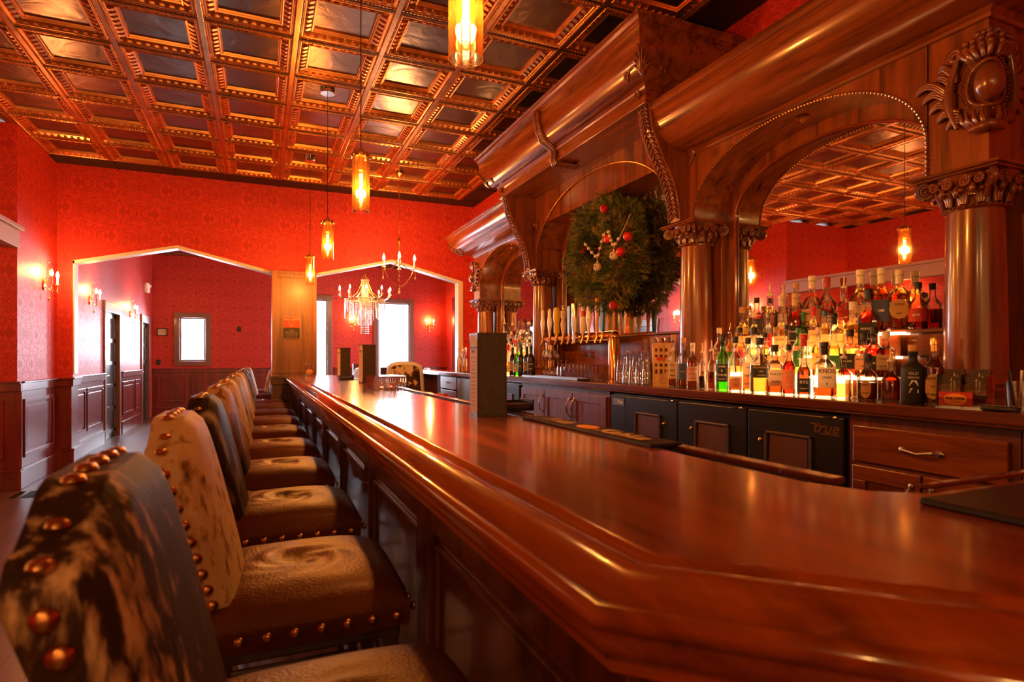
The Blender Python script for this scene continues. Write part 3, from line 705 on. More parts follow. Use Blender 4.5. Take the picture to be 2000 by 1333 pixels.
# ------------------------------------------------------------------ menus, glasses, caddies on the bar
def menu(x,y,rz,h,lab,lean=0):
    m=thing('menu',(x,y,BT),lab,'menu','standing menus on the bar'); off=(x,y,BT)
    w=.115
    def panel(a,name,mat,d0,d1,x0,x1,z0,z1):
        M=Matrix.Rotation(rz+a,3,'Z'); bb=B().box(x0,x1,d0,d1,z0,z1); bb.v=[tuple(Vector(off)+M@Vector(v)) for v in bb.v]; return bb.obj(name,mat,m,smooth=False,bevel=.0015)
    a1,a2=math.radians(12),math.radians(110)
    c=panel(a1,'cover','leather_brown',-.003,.003,0,w,0,h)
    M=Matrix.Rotation(rz+a1,3,'Z'); st=B()
    for q in ([(.005,-.0035,.006),(w-.005,-.0035,.006),(w-.005,-.0035,h-.006),(.005,-.0035,h-.006)],):
        st.tube([tuple(Vector(off)+M@Vector(v)) for v in q],.0012,5,closed=True)
    st.obj('stitched_border','leather',c)
    c2=panel(a2,'cover','leather_brown',-.003,.003,0,w,0,h)
    pp=panel(a2,'menu_sheet','paper',.0032,.0042,.006,w-.006,.008,h-.008)
    M2=Matrix.Rotation(rz+a2,3,'Z'); t=B(); fn=lambda X,Z:tuple(Vector(off)+M2@Vector((w/2-X,.0046,h/2+Z)))
    text(t,'MENU',.016,fn,0,h/2-.075,.0005)
    t.add([fn(-.05,h/2-.063),fn(.05,h/2-.063),fn(.05,h/2-.056),fn(-.05,h/2-.056)],[(0,1,2,3)])
    for k in range(13): text(t,('House Old Fashioned 11','Smoked Manhattan 12','Barrel Sour 10','Paloma Verde 9')[k%4],.008,fn,0,h/2-.10-.016*k)
    t.obj('lettering','ink',m,smooth=False)
    cr=B()
    for (u,z) in ((0,0),(0,h),(w,0),(w,h)):
        su=1 if u==0 else -1; sz=1 if z==0 else -1
        cr.add([tuple(Vector(off)+M2@Vector(v)) for v in ((u,.005,z),(u+su*.03,.005,z),(u,.005,z+sz*.03))],[(0,1,2)])
    cr.obj('corner_tab','leather',m,smooth=False)
menu(.800,2.195,-TH,.335,'tall dark leather menu standing nearest on the bar, before the tap tower')
menu(.885,5.55,math.radians(-11),.36,'dark leather menu standing mid-bar beside the stacked glasses')
menu(.905,7.35,math.radians(-8),.36,'dark leather menu standing near the post end of the bar')
# beverage napkin caddies
for n,(x,y,l) in enumerate(((.905,4.62,'black napkin holder beside the stacked square glasses'),(1.045,2.42,'black napkin holder behind the nearest menu'),(.86,6.55,'black napkin holder between the two far menus'))):
    c=thing('napkin_holder',(x,y,BT),l,'napkin holder','napkin holders on the bar')
    b=B(); b.box(x-.07,x+.07,y-.07,y+.07,BT,BT+.008).box(x-.075,x-.067,y-.07,y+.07,BT,BT+.05).box(x+.067,x+.075,y-.07,y+.07,BT,BT+.05).box(x-.07,x+.07,y+.062,y+.07,BT,BT+.04)
    b.obj('tray','black_plastic',c,smooth=False,bevel=.002)
    B().box(x-.062,x+.062,y-.062,y+.055,BT+.009,BT+.030).obj('napkin_stack','leather_brown',c,smooth=False,bevel=.003)
def tumbler(name,r0,r1,h,mat='glass_drink',seg=16,ribs=0):
    sh=(lambda z,a:1+.04*math.cos(ribs*a)) if ribs else None
    b=B(); b.lathe([(0,.0),(r0*.96,.0),(r0,.004),(r1,h-.002),(r1-.002,h),(r1-.004,h-.003)],(0,0,0),seg,'z',sh,caps=False)
    return b.obj(name,mat,None,angle=40)
gp=tumbler('rocks_glass',.036,.036,.105,ribs=8)
n=0
for i in range(2,5):
    for j in range(5):
        for k in range(1):
            o=gp if n==0 else gp.copy(); 
            if n: COL.objects.link(o)
            n+=1; o.location=(.62+.078*i,4.18+.08*j,BT+.107*k+(.0)); tag(o,'clear ribbed glass stacked upside down among the cluster on the mid-bar','glass','stacked rocks glasses on the bar')
# flip
for o in [x for x in COL.objects if x.name.startswith('rocks_glass')]: o.rotation_euler=(PI,0,0); o.location.z+=.105
h=thing('card_holder',(.60,8.05,BT),'clear acrylic card holder with round gold card on the bar against the post','card holder')
B().box(.545,.655,8.10,8.104,BT,BT+.16).box(.545,.655,8.03,8.10,BT,BT+.005).box(.545,.655,8.03,8.034,BT,BT+.05).obj('acrylic_body','acrylic',h,smooth=False)
b=B(); b.lathe([(0,0),(.042,0),(.042,.002),(0,.002)],(0,0,0),20,'y'); b.v=[(.60+v[0],8.09+v[1],BT+.055+v[2]*.8) for v in b.v]; b.obj('round_card','orange_paint',h)
g=thing('garnish_tray',(1.10,4.0,.98),'steel garnish tray of red cherries behind the bar edge','garnish tray')
b=B(); b.box(1.085,1.22,3.80,4.16,.955,.975).box(1.085,1.09,3.80,4.16,.96,1.03).box(1.215,1.22,3.80,4.16,.96,1.03).box(1.085,1.22,3.80,3.805,.96,1.03).box(1.085,1.22,4.155,4.16,.96,1.03); b.obj('tray_body','steel',g,smooth=False)
b=B(); 
for k in range(90): b.sph((random.uniform(1.10,1.205),random.uniform(3.82,4.14),1.0+random.uniform(0,.045)),.013,6,4)
b.obj('cherries','red_paint',g,kind='stuff')
B().box(1.06,1.24,3.7,4.3,.90,.955).obj('tray_stand','steel',g,smooth=False)
# ------------------------------------------------------------------ pendants
def pendant_proto():
    r=thing('pendant_lamp',(0,0,0),'x','pendant lamp')
    b=B(); b.lathe([(0,CEIL+.030),(.065,CEIL+.030),(.065,CEIL-.006),(.060,CEIL-.012),(0,CEIL-.012)],seg=20); b.obj('canopy','chrome',r)
    B().tube([(0,0,CEIL-.01),(0,0,2.52)],.0028,6).obj('cord','cord_black',r)
    b=B(); b.lathe([(0,2.53),(.012,2.53),(.014,2.505),(.050,2.50),(.056,2.494),(.056,2.476),(.050,2.474),(.02,2.474),(.02,2.40),(.016,2.395),(0,2.395)],seg=20)
    for k in range(10): a=k*PI/5; b.sph((.056*math.cos(a),.056*math.sin(a),2.485),(.006,.006,.010),6,4)
    b.obj('socket_cap','brass',r)
    b=B(); b.lathe([(.050,2.478),(.050,2.162),(.0475,2.162),(.0475,2.478)],seg=28,caps=False); b.obj('glass_shade','glass_amber',r)
    b=B(); b.lathe([(0,2.40),(.013,2.395),(.015,2.37),(.015,2.21),(.008,2.19),(0,2.187)],seg=12,caps=False); b.obj('bulb','glass_clear',r)
    b=B(); b.tube([(.0095*math.cos(t*.9),.0095*math.sin(t*.9),2.385-.17*t/90) for t in range(91)],.0040,5); b.obj('filament','filament',r)
    l=lamp('pendant_light','POINT',(0,0,2.29),PEND_W,WARM,.035,parent=r)
    return r
PEND_W=100
pp=pendant_proto()
PL=['amber glass cylinder pendant nearest the camera, cut by the frame top','amber glass cylinder pendant, second from the camera over the bar','amber glass cylinder pendant, third from the camera over the bar','amber glass cylinder pendant farthest down the bar']
for i,y in enumerate((1.604,3.508,5.337,7.25)): place(pp,(.546,y,0),0,PL[i],'cylinder pendants over the bar',first=(i==0))
# ------------------------------------------------------------------ sconces
def sconce_proto(pw):
    r=thing('wall_sconce',(0,0,0),'x','wall sconce')   # wall plane y=0, room toward -y
    b=B(); b.lathe([(0,-.001),(.045,-.001),(.050,-.012),(.03,-.022),(0,-.024)],seg=16,ax='y'); b.v=[(v[0],v[1],v[2]*1.4) for v in b.v]; b.obj('backplate','brass',r)
    for s in (-1,1):
        B().tube([(0,-.02,-.03),(.03*s,-.07,-.07),(.08*s,-.10,-.06),(.10*s,-.10,-.02),(.10*s,-.10,.01)],.005,7).obj('arm','brass',r)
        B().lathe([(0,.0),(.022,.008),(.024,.014),(.011,.014),(.011,.085),(0,.085)],(.10*s,-.10,0),12).obj('candle_sleeve','ivory',r)
        B().lathe([(0,.085),(.009,.088),(.017,.110),(.015,.130),(.005,.160),(0,.166)],(.10*s,-.10,0),10).obj('candle_bulb','bulb_glow',r)
        B().tube([(.10*s,-.10,-.01),(.10*s,-.10,-.06)],.0015,4).sph((.10*s,-.10,-.075),(.008,.008,.016),6,4).obj('crystal_drop','crystal',r)
    B().tube([(0,-.02,.02),(.0,-.05,.10),(0,-.045,.21),(0,-.045,.24)],.0035,6).sph((0,-.045,.25),.010,8,6).obj('finial_stem','brass',r)
    b=B().tube([(0,-.03,-.04),(0,-.05,-.14)],.003,5); b.sph((0,-.05,-.16),(.012,.012,.022),6,5)
    b.obj('crystal_pendant','crystal',r)
    lamp('sconce_light','POINT',(0,-.11,.14),pw,WARM,.04,parent=r)
    return r
sp=sconce_proto(19)
SC=[((XL,8.03,2.12),PI/2,'two-candle gilt sconce on the wall nearest, left of the arch'),((XL,9.95,2.12),PI/2,'two-candle gilt sconce before the first hallway door'),((XL,12.75,2.12),PI/2,'two-candle gilt sconce between the two hallway doors'),((2.18,YB,2.17),0,'two-candle gilt sconce left of the tall far window'),((4.14,YB,2.17),0,'two-candle gilt sconce right of the tall far window')]
for i,(l,rz,t) in enumerate(SC): place(sp,l,rz,t,'candle sconces on the red walls',first=(i==0))
for y in (5.9,): pass
# sconce on the street side wall, seen in the mirror
place(sp,(XLL,6.2,2.12),PI/2,'two-candle gilt sconce seen only in the back bar mirror','candle sconces on the red walls')
# ------------------------------------------------------------------ chandeliers
def candle(b1,b2,x,y,z):
    b1.lathe([(0,z),(.026,z+.008),(.028,z+.014),(.011,z+.014),(.011,z+.09),(0,z+.09)],(x,y,0),10)
    b2.lathe([(0,z+.09),(.010,z+.094),(.018,z+.115),(.015,z+.135),(.004,z+.170),(0,z+.176)],(x,y,0),10)
c=thing('small_chandelier',(1.62,7.36,2.5),'small gilt chandelier with candle bulbs hanging before the far arch','chandelier')
cx,cy=1.62,7.36; zc=2.19
B().lathe([(0,CEIL+.030),(.06,CEIL+.030),(.06,CEIL+.005),(.02,CEIL-.03),(0,CEIL-.03)],(cx,cy,0),16).obj('canopy','brass',c)
b=B()
for k in range(22): 
    z=CEIL-.03-k*.037
    b.tube([(cx+(.009*math.cos(a) if k%2 else 0),cy+(0 if k%2 else .009*math.cos(a)),z-.018+.018*math.sin(a)) for a in [2*PI*q/8 for q in range(8)]],.0025,4,closed=True)
b.obj('chain','brass',c)
b=B(); b.lathe([(0,2.83),(.012,2.82),(.022,2.79),(.012,2.76),(.016,2.66),(.010,2.58),(0,2.57)],(cx,cy,0),12); b.obj('centre_stem','brass',c)
c1=B();c2=B();dr=B()
for k in range(4):
    a=k*PI/2-.21; ux,uy=math.cos(a),math.sin(a)
    B().tube([(cx+ux*r,cy+uy*r,z) for r,z in ((.012,2.60),(.03,2.50),(.10,2.43),(.17,2.42),(.19,2.45))],.006,7).obj('arm','brass',c)
    B().tube([(cx+ux*r,cy+uy*r,z) for r,z in ((.185,2.43),(.15,2.34),(.08,2.24),(0,2.19))],.005,6).obj('lower_bow','brass',c)
    candle(c1,c2,cx+ux*.19,cy+uy*.19,2.44); dr.tube([(cx+ux*.20,cy+uy*.20,2.43),(cx+ux*.20,cy+uy*.20,2.33)],.0018,4).sph((cx+ux*.20,cy+uy*.20,2.31),(.010,.010,.02),6,4)
dr.sph((cx,cy,2.13),(.018,.018,.022),8,6); dr.sph((cx,cy,2.175),.012,8,6)
c1.obj('candle_sleeves','ivory',c); c2.obj('candle_bulbs','bulb_glow',c); dr.obj('crystal_drops','crystal',c)
lamp('chandelier_light','POINT',(0,0,2.62-2.5),45,WARM,.12,parent=c)
cx,cy=1.98,12.2
c=thing('crystal_chandelier',(cx,cy,2.6),'large crystal chandelier with ten candle bulbs in the far room','chandelier')
B().lathe([(0,CEIL),(.07,CEIL),(.05,CEIL-.03),(0,CEIL-.03)],(cx,cy,0),16).tube([(cx,cy,CEIL),(cx,cy,3.02)],.006,6).obj('chain_rod','brass',c)
R0=.46; zr=2.50
b=B().tube([(cx+R0*.86*math.cos(a),cy+R0*.86*math.sin(a),zr) for a in [2*PI*q/32 for q in range(32)]],.012,6,closed=True).tube([(cx+.15*math.cos(a),cy+.15*math.sin(a),zr+.02) for a in [2*PI*q/20 for q in range(20)]],.008,6,closed=True); b.obj('ring_frame','brass',c)
c1=B();c2=B()
for k in range(10):
    a=k*PI/5+.2; ux,uy=math.cos(a),math.sin(a)
    B().tube([(cx+ux*r,cy+uy*r,z) for r,z in ((.03,3.02),(.07,2.85),(.16,2.64),(.30,2.52),(R0*.86,zr),(R0+.04,zr+.04),(R0+.06,zr+.08))],.007,6).obj('arm','brass',c)
    candle(c1,c2,cx+ux*(R0+.06),cy+uy*(R0+.06),zr+.08)
c1.obj('candle_sleeves','ivory',c); c2.obj('candle_bulbs','bulb_glow',c)
b=B()
def strand(b,x,y,z0,n,s=.022):
    for q in range(n): b.sph((x,y,z0-q*s*1.5),(s*.5,s*.5,s*.62),5,3)
for k in range(30):
    a=2*PI*k/30; strand(b,cx+R0*.86*math.cos(a),cy+R0*.86*math.sin(a),zr-.02,6+(k%4)*2)
for k in range(18):
    a=2*PI*k/18; strand(b,cx+R0*.56*math.cos(a),cy+R0*.56*math.sin(a),zr-.04,10+(k%3))
for k in range(14):
    a=2*PI*k/14; strand(b,cx+.13*math.cos(a),cy+.13*math.sin(a),zr-.02,16-(k%2)); strand(b,cx+.07*math.cos(a),cy+.07*math.sin(a),zr+.4,29,.026)
b.obj('crystal_strands','crystal',c,kind='stuff')
lamp('chandelier_light','POINT',(0,0,.1),85,WARM,.3,parent=c)
# ------------------------------------------------------------------ back bar furniture
E0=EYE; XF=2.69; XM=2.985; CY=4.48; CTZ=1.105
ZO,ZI=E0+.785,E0+.936            # abacus tops, outer and inner columns
YC=[1.52,3.27,5.69,7.44]; 
bb=thing('back_bar',(XM,CY,CTZ),'carved mahogany back bar with three mirrored arches, columns and rolled cornices','back bar')
ARCH=[(2.395,.754,E0+.936,.43,E0+1.404),(CY,1.13,E0+.936,.708,E0+1.689),(2*CY-2.395,.754,E0+.936,.43,E0+1.404)]
def arch_pts(cy,a,zs,rise,zleg0,zleg1,n=40,ex=2.15):
    # from near (small Y) leg bottom over the top to far leg bottom
    P_=[(cy-a,zleg0)]
    for k in range(n+1):
        t=PI*k/n; c_,s_=math.cos(t),math.sin(t)
        P_.append((cy-a*math.copysign(abs(c_)**(2/ex),c_),zs+rise*abs(s_)**(2/ex)))
    P_.append((cy+a,zleg1)); return P_
def spandrel(b,pts,x,zt):
    n=len(pts); vs=[(x,y,z) for y,z in pts]+[(x,y,zt) for y,z in pts]
    b.add(vs,[(i,n+i,n+i+1,i+1) for i in range(n-1)])
names=['right','centre','left']
spn=B(); vault=B(); ringf=B(); lipf=B()
for (cy,a,zs,rise,zt),k in zip(ARCH,range(3)):
    z0=ZO if k==0 else ZI; z1=ZO if k==2 else ZI
    pts=arch_pts(cy,a,zs,rise,z0,z1)
    spandrel(spn,pts,XF,zt)
    n=len(pts); vault.add([(XF,y,z) for y,z in pts]+[(XM-.012,y,z) for y,z in pts],[(i,i+1,n+i+1,n+i) for i in range(n-1)])
    # beads along the arch edge
    bead=B(); d=0; last=None; step=.0205
    for i in range(n-1):
        y0_,z0_=pts[i]; y1_,z1_=pts[i+1]; Ls=math.hypot(y1_-y0_,z1_-z0_); t=-d
        while t+step<=Ls+1e-9:
            t+=step; q=t/Ls; bead.sph((XF-.002,y0_+(y1_-y0_)*q,z0_+(z1_-z0_)*q),.0085,6,4)
        d=(Ls-t) if t>-1e8 else d+Ls
        d=max(0,min(d,step))
    bead.obj('beaded_edging','antique_brass',bb)
    w=.085; inn=[]
    for i,(y,z) in enumerate(pts):
        p0=pts[max(i-1,0)]; p1=pts[min(i+1,n-1)]; ty,tz=p1[0]-p0[0],p1[1]-p0[1]; l=math.hypot(ty,tz) or 1
        ny,nz=tz/l,-ty/l      # inward
        if i==0: ny,nz=1,0
        if i==n-1: ny,nz=-1,0
        inn.append((y+ny*w,z+nz*w))
    outr=[(cy-a,1.44)]+pts+[(cy+a,1.44)]; inr=[(cy-a+w,1.44)]+inn+[(cy+a-w,1.44)]
    m_=len(outr)
    ringf.loft([[(XM-.012,y,z),(XM-.012,inr[i][0],inr[i][1]),(XM+.0,inr[i][0],inr[i][1]),(XM+.0,y,z)] for i,(y,z) in enumerate(outr)])
    lipf.tube([(XM-.014,y,z) for y,z in inr],.007,6)
# piers: solid between arches, above capitals
ye=[YC[0]-.114,YC[3]+.114]
for (a,c,zl,zt) in ((ye[0],ARCH[0][0]-ARCH[0][1],ZO,ARCH[0][4]),(ARCH[2][0]+ARCH[2][1],ye[1],ZO,ARCH[0][4])):
    spn.box(XF+.003,XM-.02,a+(.003 if a>3 else 0),c-(.003 if c<3 else 0),zl,zt)
for yc in YC[1:3]:
    spn.box(XF+.003,XM-.02,yc-.118,yc+.118,ZI,ARCH[1][4])
spn.box(XF+.01,XM+.02,ye[0],ye[1],ARCH[0][4]-.01,ARCH[0][4]+.26)
spn.box(XF+.01,XM+.02,YC[1]-.12,YC[2]+.12,ARCH[1][4]-.012,ARCH[1][4]+.40)
spn.obj('arch_spandrels','mahogany_z',bb,angle=30)
vault.obj('arch_vaults','mahogany_y',bb,angle=50)
ringf.obj('mirror_frame','mahogany_z',bb,angle=50); lipf.obj('frame_lip','bartop',bb)
# pilasters behind the columns
for yc in YC:
    B().box(XM-.055,XM+.01,yc-.125,yc+.125,CTZ,ZO if yc in (YC[0],YC[3]) else ZI).obj('pilaster','mahogany_z',bb,smooth=False,bevel=.006)
for k,(cy,a,zs,rise,zt) in enumerate(ARCH):
    lz=1.505 if k==1 else 1.44
    mir=B().box(XM,XM+.006,cy-a,cy+a,lz,zs+rise); mir.obj('mirror_panel','mirror',bb,smooth=False)
    dd=B(); dd.box(XM-.02,XM+.01,cy-a,cy+a,CTZ,lz-.015).box(XM-.05,XM,cy-a,cy+a,lz-.015,lz+.003).box(XM-.028,XM-.018,cy-a+.08,cy+a-.08,CTZ+.04,lz-.05)
    dd.obj('dado_ledge','mahogany_y',bb,smooth=False,bevel=.003)
# cornices
def cornice(path,zb,hgt,out,name):
    pr=[(-.02,zb-.035),(.012,zb-.035),(.018,zb-.022),(.010,zb-.018),(.022,zb-.006),(.030,zb)]
    for k in range(13):
        t=k/12*PI/2; pr.append((.03+(out-.03)*math.sin(t)**1.0, zb+(hgt*.80)*(1-math.cos(t))))
    zt=zb+hgt*.80
    pr+=[(out+.008,zt+.004),(out+.008,zt+hgt*.05),(out+.020,zt+hgt*.07),(out+.030,zt+hgt*.12),(out+.030,zt+hgt*.16),(out+.042,zt+hgt*.18),(out+.042,zt+hgt*.20),(-.02,zt+hgt*.20)]
    return B().sweep(pr,path).obj(name,'mahogany_y',bb,angle=28)
cornice(lambda o:[(XF-o,YC[1]-.06),(XF-o,ye[0]-o),(XM+.02,ye[0]-o)],E0+1.404,.275,.285,'side_cornice')
cornice(lambda o:[(XM+.02,ye[1]+o),(XF-o,ye[1]+o),(XF-o,YC[2]+.06)],E0+1.404,.275,.285,'side_cornice')
XB=2.335; yb0,yb1=YC[1]-.07,YC[2]+.07
fz=B(); fz.box(XB,XM+.02,yb0,yb1,E0+1.689,E0+1.81); fz.box(XB-.010,XB+.03,yb0-.01,yb1+.01,E0+1.682,E0+1.70)
fz.obj('projecting_frieze','mahogany_y',bb,smooth=False,bevel=.004)
cornice(lambda o:[(XM+.02,yb1+o),(XB-o,yb1+o),(XB-o,yb0-o),(XM+.02,yb0-o)],E0+1.81,.335,.17,'crown_cornice')
# column, capital
def column(yc,ztop):
    zc=ztop-.152; x=2.815
    b=B(); prof=[(.150,CTZ),(.150,CTZ+.03),(.138,CTZ+.035),(.142,CTZ+.055),(.125,CTZ+.062),(.118,CTZ+.075),(.128,CTZ+.09),(.116,CTZ+.100),(.113,CTZ+.115)]
    H=zc-CTZ-.115
    for k in range(9):
        t=k/8; prof.append((.113-.012*t**1.6,CTZ+.115+H*t))
    b.lathe(prof,(x,yc,0),36); b.obj('column','mahogany_z',bb,angle=45)
    c=B(); c.lathe([(.10,zc-.01),(.112,zc-.006),(.116,zc+.002),(.110,zc+.009),(.100,zc+.012),(.104,zc+.05),(.120,zc+.09),(.150,zc+.128),(.150,zc+.132)],(x,yc,0),28)
    for k in range(34): a=2*PI*k/34; c.sph((x+.115*math.cos(a),yc+.115*math.sin(a),zc+.002),.0062,5,4)
    def leaf(a,z0,h,w,out):
        M=Matrix.Rotation(a,3,'Z')
        for s in (-1,0,1):
            pts=[]; rr=[]
            for q in range(6):
                t=q/5; r=.102+out*t**1.8+.010; z=z0+h*math.sin(t*1.75)/1.0
                pts.append(tuple(Vector((x,yc,0))+M@Vector((r,s*w*(.35+.45*math.sin(t*PI)),z)))); rr.append(.008*(1-.35*t)+.002)
            c.tube(pts,rr,6)
        p=Vector((x,yc,0))+M@Vector((.102+out+.012,0,z0+h*.97)); c.sph(tuple(p),(.011,.011,.009),6,4)
    for k in range(12): leaf(2*PI*k/12+.13,zc+.012,.055,.017,.022)
    for k in range(8): leaf(2*PI*k/8+PI/8,zc+.045,.070,.020,.036)
    def volute(cx,cy,ux,uy,z,R,th):
        pts=[];rr=[]
        for q in range(26):
            t=q/25; a=t*2.2*2*PI-PI*.5; r=R*(1-.86*t)
            pts.append((cx+ux*(r*math.cos(a)),cy+uy*(r*math.cos(a)),z-r*math.sin(a)*1.0)); rr.append(th*(1-.55*t))
        c.tube(pts,rr,6); c.sph((cx,cy,z),R*.28,8,6)
    for sx in (-1,1):
        for sy in (-1,1):
            volute(x+sx*.128,yc+sy*.128,sx*.7071,sy*.7071,zc+.094,.036,.012)
            c.tube([(x+sx*.085,yc+sy*.085,zc+.03),(x+sx*.095,yc+sy*.095,zc+.07),(x+sx*.118,yc+sy*.118,zc+.128)],[.010,.012,.013],6)
    for (ux,uy) in ((1,0),(-1,0),(0,1),(0,-1)):
        for s in (-1,1):
            volute(x+ux*.136+(-uy)*s*.032,yc+uy*.136+ux*s*.032,-uy*s,ux*s,zc+.100,.022,.007)
            volute(x+ux*.136+(-uy)*s*.085,yc+uy*.136+ux*s*.085,-uy*s,ux*s,zc+.100,.020,.006)
            c.sph((x+ux*.128+(-uy)*s*.058,yc+uy*.128+ux*s*.058,zc+.070),(.014,.014,.024),6,5)
        c.sph((x+ux*.135,yc+uy*.135,zc+.060),(.014,.014,.026),8,6)
    c.obj('capital','carved',bb,angle=60)
    d=B(); h=.166
    for (e,z0,z1) in ((.0,ztop-.022,ztop-.012),(.012,ztop-.012,ztop)):
        d.box(x-h-e,XM,yc-h-e,yc+h+e,z0,z1)
    d.obj('abacus','mahogany_y',bb,smooth=False,bevel=.004)
for i,yc in enumerate(YC): column(yc,ZO if i in (0,3) else ZI)
# scrolled corbels on the inner columns
CP=[(2.375,1.700),(2.388,1.62),(2.403,1.536),(2.447,1.44),(2.503,1.335),(2.56,1.235),(2.60,1.133),(2.622,1.04),(2.632,.94)]
for yc in YC[1:3]:
    b=B(); poly=[(x,E0+z) for x,z in CP]+[(XM,E0+.94),(XM,E0+1.70)]
    b.prism(poly,lambda u,v,w:(u,w,v),yc-.065,yc+.065)
    for s in (-1,1): b.tube([(x-.004,yc+s*.060,E0+z) for x,z in CP],.008,6)
    cb=b.obj('corbel','mahogany_z',bb,smooth=False)
    lf=B()
    for k in range(len(CP)*3-3):
        t=k/(len(CP)*3-3)*(len(CP)-1); i=int(t); q=t-i
        if i>=len(CP)-1: break
        x=CP[i][0]*(1-q)+CP[i+1][0]*q; z=CP[i][1]*(1-q)+CP[i+1][1]*q
        tx,tz=CP[i+1][0]-CP[i][0],CP[i+1][1]-CP[i][1]; l=math.hypot(tx,tz)
        for s in (-1,1):
            d=Vector((tx/l,s*.75,tz/l)).normalized(); d2=Vector((tz/l,0,-tx/l)); d3=d.cross(d2)
            M=Matrix((d,d3,d2)).transposed(); lf.sph((x-.008,yc+s*.027,E0+z),(.030,.0085,.012),6,4,M)
        lf.sph((x-.010,yc,E0+z),(.006,.007,.012),5,3)
    lf.obj('leaf_carving','carved',cb,angle=70)
    # small rosette above the corbel
    lf=B(); lf.tube([(XB-.014,yc+.020*math.cos(a),E0+1.765+.032*math.sin(a)) for a in [2*PI*q/14 for q in range(14)]],.007,5,closed=True); lf.sph((XB-.008,yc,E0+1.765),(.008,.010,.016),6,4); lf.obj('rosette','carved',bb)
    sc=B()   # scroll on the spandrel beside the corbel
    for s in (-1,1):
        cyy=yc+s*.115
        sc.tube([(XF-.012,cyy+(.042*(1-.8*t))*math.cos(t*13),E0+1.40+(.042*(1-.8*t))*math.sin(t*13)) for t in [q/20 for q in range(21)]],[.011*(1-.5*q/20) for q in range(21)],6)
        sc.tube([(XF-.008,cyy+s*.03,E0+1.38),(XF-.008,cyy-s*.01,E0+1.33),(XF-.008,cyy-s*.03,E0+1.30)],[.009,.006,.003],5)
    sc.obj('scroll_applique','carved',bb)
# leaf keystone down the centre of crown and frieze
kb=B(); kp=[(XB-.180,2.075),(XB-.176,2.0),(XB-.160,1.93),(XB-.116,1.85),(XB-.055,1.812),(XB-.018,1.785),(XB-.016,1.70),(XB-.006,1.676),(XB+.08,1.672),(XB+.22,1.668)]
for k in range(40):
    t=k/40*(len(kp)-1); i=int(t); q=t-i; x=kp[i][0]*(1-q)+kp[i+1][0]*q; z=kp[i][1]*(1-q)+kp[i+1][1]*q
    tx,tz=kp[i+1][0]-kp[i][0],kp[i+1][1]-kp[i][1]; l=math.hypot(tx,tz)
    for s in (-1,0,1):
        d=Vector((tx/l,s*.7,tz/l)).normalized(); d2=Vector((tz/l,0,-tx/l)); d3=d.cross(d2)
        kb.sph((x,CY+s*.030,E0+z),(.034,.013,.018),6,4,Matrix((d,d3,d2)).transposed())
kb.obj('leaf_keystone','carved',bb,angle=70)
# corner leaves on the cornice mitres
def mitre_leaf(X0,yc,zb,hgt,out,sy,sc=1.0):
    b=B()
    def o_(z):
        c_=max(-1,min(1,1-(z-zb)/(hgt*.80))); return .03+(out-.03)*math.sqrt(max(0,1-c_*c_)) if z>zb else .028
    def pt(s,al,z,e=.008):
        o=o_(z)+e
        return (X0-o,yc-sy*o+sy*al,z) if s==0 else (X0-o+al,yc-sy*o,z)
    for s in (0,1):
        for (a1,z1,cv,r) in ((.15,.035,.035,.011),(.11,.075,.030,.010),(.06,.110,.015,.010),(.02,.150,.0,.010)):
            b.tube([pt(s,a1*sc*t,zb+.012+z1*sc*t+cv*sc*math.sin(t*PI)) for t in [q/8 for q in range(9)]],[r*sc*(1.1-.75*q/8) for q in range(9)],6)
        b.tube([pt(s,sc*(.165+.024*(1-.8*t)*math.cos(t*11)),zb+sc*(.040+.024*(1-.8*t)*math.sin(t*11))) for t in [q/16 for q in range(17)]],[.008*sc*(1-.5*q/16) for q in range(17)],6)
    b.obj('corner_leaf','carved',bb,angle=70)
mitre_leaf(XB,yb0,E0+1.81,.335,.17,1); mitre_leaf(XB,yb1,E0+1.81,.335,.17,-1)
mitre_leaf(XF,ye[0],E0+1.404,.275,.285,1,1.1); mitre_leaf(XF,ye[1],E0+1.404,.275,.285,-1,1.1)
